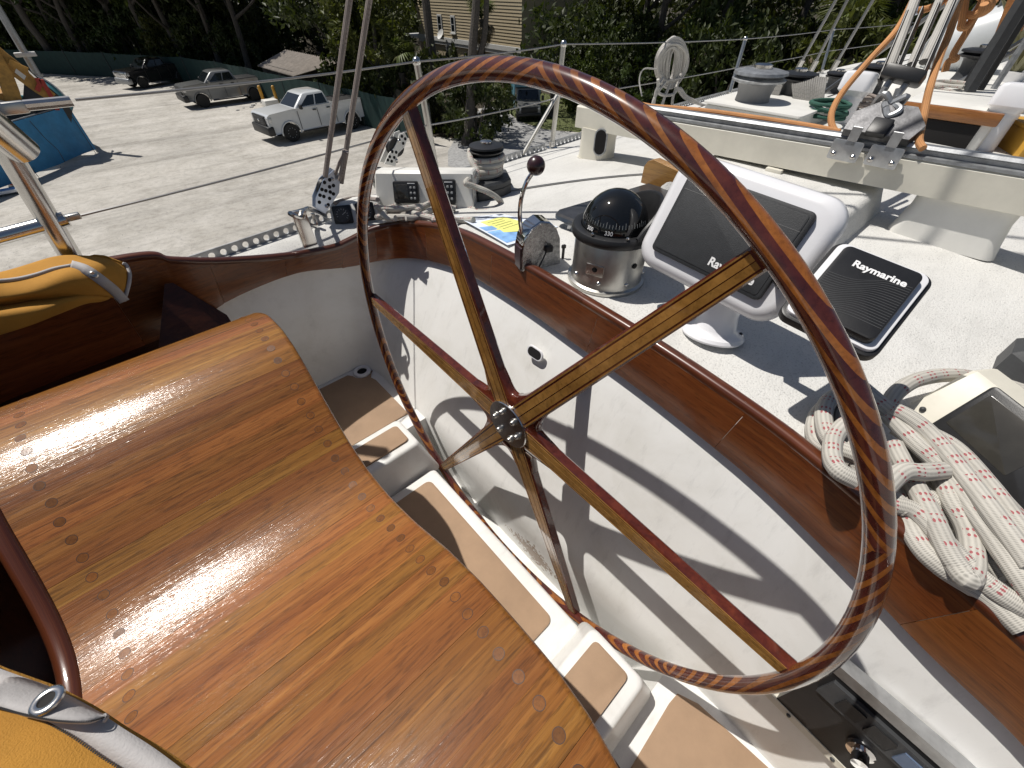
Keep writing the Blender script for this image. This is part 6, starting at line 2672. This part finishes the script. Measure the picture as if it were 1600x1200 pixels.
# porch wing at the left
hbx(-2.6, -.05, -1.2, 4, 2.3, 2.5, 'porch_floor', 'trim')
for x in (-2.5, -.2):
    hbx(x, x + .14, -1.15, -1.0, 0, 5.2, 'porch_post', 'trim')
hbx(-2.6, -.05, -1.15, -1.08, 3.3, 3.38, 'porch_rail', 'trim')
hbx(-2.6, -.05, 1.5, 4, 0, 5.4, 'porch_wall', 'dark')
g = G()
g.stack([[HM @ Vector(p) for p in ((-3.0, -1.6, 4.7), (.2, -1.6, 4.7), (.2, 3, 6.4), (-3.0, 3, 6.4))], [HM @ Vector(p) for p in ((-3.0, -1.6, 4.85), (.2, -1.6, 4.85), (.2, 3, 6.55), (-3.0, 3, 6.55))]])
g.obj('porch_roof', MT['roofm'], hs)
# shed
sd_ = thing('shed', 'low shed with a bleached corrugated roof behind the green fence', 'shed', D(455, 118, GZ))
ea, eb = D(402, 103, GZ + 1.8), D(458, 119, GZ + 1.8)
rc, rd = D(446, 78, GZ + 2.6), D(535, 96, GZ + 2.6)
g = G()
rows = []
N_ = 90
for k in range(N_ + 1):
    t = k / N_
    zz = Vector((0, 0, .05 * sin(k * pi / 1.5)))
    rows.append([ea.lerp(eb, t) + zz, rc.lerp(rd, t) + zz])
g.grid(rows)
rf = g.obj('roof', MT['roofm'], sd_)
bk = Vector((rc.x - CAM.x, rc.y - CAM.y, 0)).normalized() * 4
e2, f2 = rc + bk + Vector((0, 0, -.9)), rd + bk + Vector((0, 0, -.9))
g = G()
g.grid([[rc.lerp(rd, t) + Vector((0, 0, .05 * sin(t * N_ * pi / 1.5))), e2.lerp(f2, t) + Vector((0, 0, .05 * sin(t * N_ * pi / 1.5)))] for t in [k / N_ for k in range(N_ + 1)]])
g.obj('roof', MT['roofm'], sd_)
g = G()
i1, i2 = ea.lerp(eb, .05) + Vector((.3, .4, -.05)), ea.lerp(eb, .95) + Vector((.3, .4, -.05))
g.stack([[(p.x, p.y, GZ) for p in (i1, i2, f2 - Vector((.4, .4, 0)), e2 - Vector((.4, .4, 0)))], [(p.x, p.y, GZ + 1.95) for p in (i1, i2, f2 - Vector((.4, .4, 0)), e2 - Vector((.4, .4, 0)))]])
g.obj('wall', MT['bark'], sd_)

# ---------------------------------------------------------------- foliage
rt = random.Random(42)


def leaves(g, c_, rad, n, size, rnd=rt, flat=.5):
    for _ in range(n):
        d_ = Vector((rnd.gauss(0, 1), rnd.gauss(0, 1), rnd.gauss(0, 1)))
        if d_.length < 1e-3:
            continue
        p = c_ + Vector((d_.x * rad[0], d_.y * rad[1], d_.z * rad[2])) * (.5 * rnd.random() ** .4)
        nv = Vector((rnd.gauss(0, 1), rnd.gauss(0, 1), rnd.gauss(flat, .8))).normalized()
        t = nv.orthogonal().normalized()
        t = Matrix.Rotation(rnd.uniform(0, 6.28), 3, nv) @ t
        b = nv.cross(t)
        l = size * rnd.uniform(.6, 1.4)
        w_ = l * rnd.uniform(.35, .55)
        f_ = nv * l * .12
        g.add([p - t * l, p - b * w_ + f_, p + t * l, p + b * w_ + f_], [(0, 1, 2), (0, 2, 3)])


def crown_mesh(name, rx, rz_, nc, nl, size, mat, z0, low=False):
    g = G()
    for _ in range(nc):
        a = rt.uniform(0, 2 * pi)
        e = rt.uniform(-.5 if not low else -.95, 1)
        r_ = rt.uniform(.45, 1.0) ** .6
        q = sqrt(max(0, 1 - e * e)) * r_
        bump_ = 1 + .25 * sin(3 * a + e * 4)
        c_ = Vector((cos(a) * q * rx * bump_, sin(a) * q * rx * bump_, z0 + e * r_ * rz_))
        cr = rt.uniform(.35, .75) * rx * .36
        leaves(g, c_, (cr, cr, cr * .75), nl, size)
    me = g.mesh(name, MT[mat], smooth=False)
    return me


TR = []
for k in range(4):
    TR.append(crown_mesh('crown', 2.6, 2.4, 130, 34, .16, 'leaf' if k != 1 else 'leafy', 4.6))
BU = []
for k in range(4):
    BU.append(crown_mesh('foliage', 1.7, 1.35, 95, 34, .105, 'leaf' if k not in (1,) else 'leafy', 1.15, True))


def trunk_mesh(h, r0, r1, lean, limbs=4, seed=0):
    rr = random.Random(seed)
    g = G()
    pts = [Vector((lean[0] * t * t + .12 * sin(3 * t + seed), lean[1] * t * t + .1 * sin(4 * t), h * t)) for t in [k / 8 for k in range(9)]]
    g.tube(pts, [r0 * 1.35] + [r0 + (r1 - r0) * k / 8 for k in range(1, 9)], 9)
    for k in range(limbs):
        i = rr.randint(3, 7)
        a = rr.uniform(0, 6.28)
        b = pts[i]
        e = Vector((cos(a), sin(a), rr.uniform(.3, .9)))
        l = rr.uniform(1.2, 2.6)
        g.tube(spline([b, b + e * l * .5 + Vector((0, 0, .1)), b + e * l + Vector((0, 0, .4))], 3), [r1 * .9 - (r1 * .7) * q / 6 for q in range(7)], 6)
    return g.mesh('trunk', MT['bark'])


TK = [trunk_mesh(5.2, .17, .09, (.3 * (-1) ** k, .2), 5, k) for k in range(4)]
trees = []


def place_tree(p, s, k, label, kind='tree', rz=None, group='trees behind the yard', sz=1.0):
    q = CM.transposed() @ (Vector((p.x, p.y, GZ + 1.5)) - CAM)
    u_ = 800 + FPX * q.x / q.z
    if 392 < u_ < 540 and p.y < 51 and group in (GB, GT2):      # keep the shed in view
        return None
    if kind == 'tree':
        o = thing('broadleaf_tree', label, 'tree', p, rt.uniform(0, 6.28) if rz is None else rz, group)
        link('crown', TR[k % 4], o, True)
        link('trunk', TK[k % 4], o, True)
    else:
        o = thing('leafy_bush', label, 'bush', p, rt.uniform(0, 6.28) if rz is None else rz, group)
        link('foliage', BU[k % 4], o, True)
        link('stem', STM, o, True)
    o.scale = (s, s, s * sz)
    return o


g = G()
for k in range(5):
    a = k * 1.3
    g.tube([(0, 0, 0), (cos(a) * .3, sin(a) * .3, .7), (cos(a) * .7, sin(a) * .7, 1.5)], [.05, .04, .02], 6)
STM = g.mesh('stem', MT['bark'])
LT = 'dark broadleaf tree standing in the woods behind the green fence'
LB = 'dense dark bush growing in the woods behind the green fence'
LR = 'dark leafy bush in the hedge bank beyond the foredeck'
LRT = 'tall dark tree rising behind the hedge bank beyond the foredeck'
GB, GT2, GR, GRT = 'bushes behind the green fence', 'trees behind the green fence', 'bushes beyond the foredeck', 'trees beyond the foredeck'
# woods behind the fence: a row of spreading trees that shades it, bushes below
i = 0
prev = FP[0]
acc = 0
for a_, b_ in zip(FP, FP[1:]):
    t = (b_ - a_)
    l = t.length
    t.normalize()
    nn_ = Vector((-t.y, t.x, 0))
    if nn_.y < 0:
        nn_ = -nn_
    far = a_.y > 45
    st = 3.6 if far else 3.4
    while acc < l:
        p = a_ + t * acc
        k_ = 1.0 if far else .62
        if p.x < 12.6:
            place_tree(p + nn_ * (2.2 * k_ + rt.uniform(0, .8)), rt.uniform(1.45, 1.8) * k_, i, LT, 'tree', None, GT2, 1.05)
        place_tree(p + nn_ * (2.6 * k_ + rt.uniform(.3, 1.2)) + t * st * .5, rt.uniform(1.25, 1.65) * (1 if far else .75), i + 1, LB, 'bush', None, GB, 1.3)
        if far:
            place_tree(p + nn_ * 6.5 + t * rt.uniform(-1, 1), rt.uniform(1.7, 2.1), i + 2, LB, 'bush', None, GB, 1.45)
            place_tree(p + nn_ * 8 + t * 1.5, rt.uniform(1.9, 2.3), i + 3, LT, 'tree', None, GT2, 1.2)
        i += 1
        acc += st * (1 if far else .9)
    acc -= l
for (x, y, s) in ((15.5, 56, 1.5), (17, 66, 1.8), (21, 62, 1.8), (23, 56, 1.6), (25, 50, 1.5), (18.2, 38, 1.2), (20.5, 42, 1.3), (22.5, 48, 1.5), (27, 58, 1.8), (19.5, 34, 1.0)):
    place_tree(Vector((x, y, GZ)), s, i, LB, 'bush', None, GB, 1.25)
    i += 1
for (x, y, s) in ((17.5, 44, 1.1), (22, 66, 1.7), (18, 60, 1.6), (23.5, 46, 1.3), (27, 66, 1.7), (20.5, 37, 1.0)):
    place_tree(Vector((x, y, GZ)), s, i, LT, 'tree', None, GT2, 1.1)
    i += 1
# house surroundings and the bank beyond the van
for (x, y, s, k) in ((30, 25, 1.3, 0), (31.5, 28, 1.4, 1), (34, 30, 1.5, 0), (33, 25, 1.4, 2), (25, 20.5, 1.0, 1), (26.3, 18.8, 1.1, 0), (28, 20, 1.35, 2), (28, 23.5, 1.3, 3), (23.6, 24.8, .9, 1), (27, 16.5, 1.2, 0), (29.5, 17.5, 1.4, 1), (31, 21, 1.6, 3), (36, 26, 1.7, 0), (38, 33, 1.8, 2)):
    place_tree(Vector((x, y, GZ)), s, k, 'bushy green shrub growing round the drive and the blue van', 'bush', None, 'shrubs round the drive', 1.25)
    i += 1
for (x, y) in ((30, 14.5), (28, 12.5), (31, 11), (34, 13.5), (33, 9), (36, 10), (36, 6.5), (38.5, 8), (40, 4), (42, 7), (44, 2), (46, 5.5), (48, 0), (50, 4), (53, 1), (55, -2), (58, 2), (60, -4), (40, 12), (46, 11), (52, 9), (58, 7), (64, 3), (30, 7.5), (33, 5)):
    place_tree(Vector((x, y, GZ)), rt.uniform(1.3, 1.75), i, LR, 'bush', None, GR, 1.35)
    i += 1
for (x, y) in ((33, 16), (36, 13), (40, 9), (44, 8), (48, 6), (53, 4), (58, 0), (38, 18), (44, 14), (52, 11), (62, 6), (30, 19), (66, 0), (34, 23)):
    place_tree(Vector((x, y, GZ)), rt.uniform(1.4, 1.9), i, LRT, 'tree', None, GRT, 1.2)
    i += 1
# a deep wood behind everything, one mass
g = G()
for k in range(760):
    f_ = rt.random()
    a = radians(-16 + 124 * f_)
    r_ = rt.uniform(74, 104)
    c_ = Vector((cos(a) * r_ * (.82 if a < .6 else 1), sin(a) * r_, GZ + rt.uniform(.5, 8.5)))
    leaves(g, c_, (5, 5, 3.2), 52, .5)
tag(g.obj('far_wood', MT['leaf'], smooth=False, fix=False), kind='stuff')
# separate leaning trunks
for (u0, v0, u1, v1, r_, lb) in ((97, 114, 18, -6, .34, 'leftmost bare leaning trunk at the edge of the yard'), (139, 116, 84, -6, .26, 'second bare leaning trunk at the edge of the yard')):
    a = Vector(gp_(u0, v0))
    q = ray(u1, v1)
    b = CAM + q * ((a.y - CAM.y) / q.y)
    t_ = thing('pine_tree', lb, 'tree', a)
    g = G()
    pts = [a, a.lerp(b, .35) + Vector((.12, 0, 0)), a.lerp(b, .7) + Vector((-.05, 0, 0)), b, b + (b - a) * .9]
    g.tube(spline(pts, 4), [r_ * 1.3] + [r_ - .1 * k / 16 for k in range(16)], 10)
    g.obj('trunk', MT['bark'], t_)
    g = G()
    for k in range(26):
        leaves(g, b + (b - a) * .9 + Vector((rt.gauss(0, 1.3), rt.gauss(0, 1.3), rt.gauss(.6, .8))), (1.2, 1.2, .8), 30, .2)
    g.obj('crown', MT['leaf'], t_, smooth=False, fix=False)
for (u0, v0, u1, v1, r_, lb) in ((690, 190, 664, -8, .30, 'tall straight trunk standing before the beige house'), (730, 226, 745, -8, .26, 'forked grey trunk at the drive edge right of the house'), (862, 182, 866, 120, .22, 'dark trunk beside the blue van')):
    a = Vector(gp_(u0, v0))
    q = ray(u1, v1)
    hd = Vector((a.x - CAM.x, a.y - CAM.y)).length
    b = CAM + q * (hd / Vector((q.x, q.y)).length)
    t_ = thing('tree_trunk', lb, 'tree', a)
    g = G()
    g.tube(spline([a, a.lerp(b, .33) + Vector((.05, 0, 0)), a.lerp(b, .66) - Vector((.05, 0, 0)), b, b + (b - a) * .8], 4), [r_ * 1.4] + [r_ - .008 * k for k in range(16)], 10)
    if 'forked' in lb:
        m_ = a.lerp(b, .52)
        g.tube(spline([m_, m_ + Vector((.35, -.25, .7)), m_ + Vector((.65, -.45, 2.0)), m_ + Vector((.8, -.5, 5.0))], 4), [.17 - .006 * k for k in range(13)], 8)
    g.obj('trunk', MT['bark'], t_)
    g = G()
    tp = b + (b - a) * .8
    for k in range(24):
        leaves(g, tp + Vector((rt.gauss(0, 1.5), rt.gauss(0, 1.5), rt.gauss(.4, .8))), (1.2, 1.2, .8), 30, .2)
    g.obj('crown', MT['leaf'], t_, smooth=False, fix=False)


# palmettos: fans of narrow blades on arching stalks
def frond_mesh(mat, droop):
    g = G()
    st = [Vector((0, 0, 0)), Vector((.35, 0, .22)), Vector((.65, 0, .30 - droop * .2))]
    g.tube(st, [.02, .015, .01], 5)
    o_ = st[-1]
    for k in range(19):
        a = radians(-105 + 210 * k / 18)
        l = .62 * (1 - .25 * abs(k - 9) / 9)
        d_ = Vector((cos(a), sin(a), .12))
        s = Vector((-sin(a), cos(a), 0)) * .026
        m_ = o_ + d_ * l * .55 + Vector((0, 0, .03))
        e = o_ + d_ * l + Vector((0, 0, -.10 - droop * .35))
        g.add([o_ - s * .3, o_ + s * .3, m_ + s, m_ - s, e], [(0, 1, 2, 3), (3, 2, 4)])
    return g.mesh('frond', MT[mat], smooth=False)


FR = [frond_mesh('frond', .3), frond_mesh('frond', .7), frond_mesh('deadfrond', 1.2)]


def palm(p, h, s, label, n=30, dead=8, group='palmettos'):
    o = thing('palmetto', label, 'palm', p, 0, group)
    g = G()
    g.tube([(0, 0, 0), (.05, 0, h * .5), (0, 0, h)], [.2, .17, .19], 9)
    g.obj('trunk', MT['bark'], o, True)
    for k in range(n + dead):
        dd = k >= n
        e = rt.uniform(.2, 1.2) if not dd else rt.uniform(-1.25, -.5)
        f_ = link('frond', FR[2] if dd else FR[rt.randint(0, 1)], o, True)
        f_.location = (0, 0, h - (.15 if dd else 0))
        f_.rotation_euler = (rt.uniform(-.3, .3), -e, rt.uniform(0, 6.28))
        q = s * rt.uniform(.85, 1.2)
        f_.scale = (q, q, q)
    return o


for k, (u, v, h, s, lb) in enumerate(((640, 196, 2.6, 1.3, 'cabbage palm with hanging dead fronds left of the wheel rim'), (603, 178, 1.6, 1.2, 'low palm with spreading fronds behind the end of the fence'), (660, 172, 1.7, 1.2, 'palm half hidden by the wheel rim'), (622, 160, 3.0, 1.4, 'taller palm below the beige house'),
                                      (765, 186, .9, .9, 'small palmetto on the verge at the drive'), (742, 200, 1.0, .9, 'small palmetto in the shade of the forked trunk'), (790, 160, 1.2, 1.0, 'spreading palmetto left of the blue van'), (715, 215, .5, .8, 'low palmetto under the tall trunk'))):
    palm(Vector(gp_(u, v)), h, s, lb)
palm(Vector((31.5, 8.6, GZ)), 4.0, 1.7, 'large pale palm crown in the hedge bank left of the orange line', 36, 18)
palm(D(712, 92, GZ) * .62 + CAM * .38 if False else Vector((25.6, 31.5, GZ)), 4.3, 1.15, 'hanging palm beside the beige house windows', 24, 22)

# every plant of a row is named by its place in that row, counted along the picture
ORD = ['first', 'second', 'third', 'fourth', 'fifth', 'sixth', 'seventh', 'eighth', 'ninth', 'tenth', 'eleventh', 'twelfth', 'thirteenth', 'fourteenth', 'fifteenth', 'sixteenth', 'seventeenth', 'eighteenth', 'nineteenth']
TENS = {20: 'twent', 30: 'thirt', 40: 'fort', 50: 'fift', 60: 'sixt', 70: 'sevent', 80: 'eight'}


def ordinal(k):
    if k < 20:
        return ORD[k - 1]
    t_, u_ = k // 10 * 10, k % 10
    return TENS[t_] + ('ieth' if not u_ else 'y-' + ORD[u_ - 1])


def screen_u(o):
    q = CM.transposed() @ (o.location - CAM)
    return q.x / q.z if q.z > 0 else -9


for grp, txt in ((GB, '{} bush from the left in the dark growth behind the green fence'), (GT2, '{} broadleaf tree from the left rising behind the green fence'),
                 (GR, '{} bush from the left in the hedge bank beyond the foredeck'), (GRT, '{} tree from the left rising behind the hedge bank beyond the foredeck'),
                 ('shrubs round the drive', '{} shrub from the left in the greenery round the drive and blue van')):
    row = sorted([o for o in COL.objects if o.get('group') == grp and o.get('category')], key=screen_u)
    for k, o in enumerate(row):
        o['label'] = txt.format(ordinal(k + 1) if k else 'leftmost')
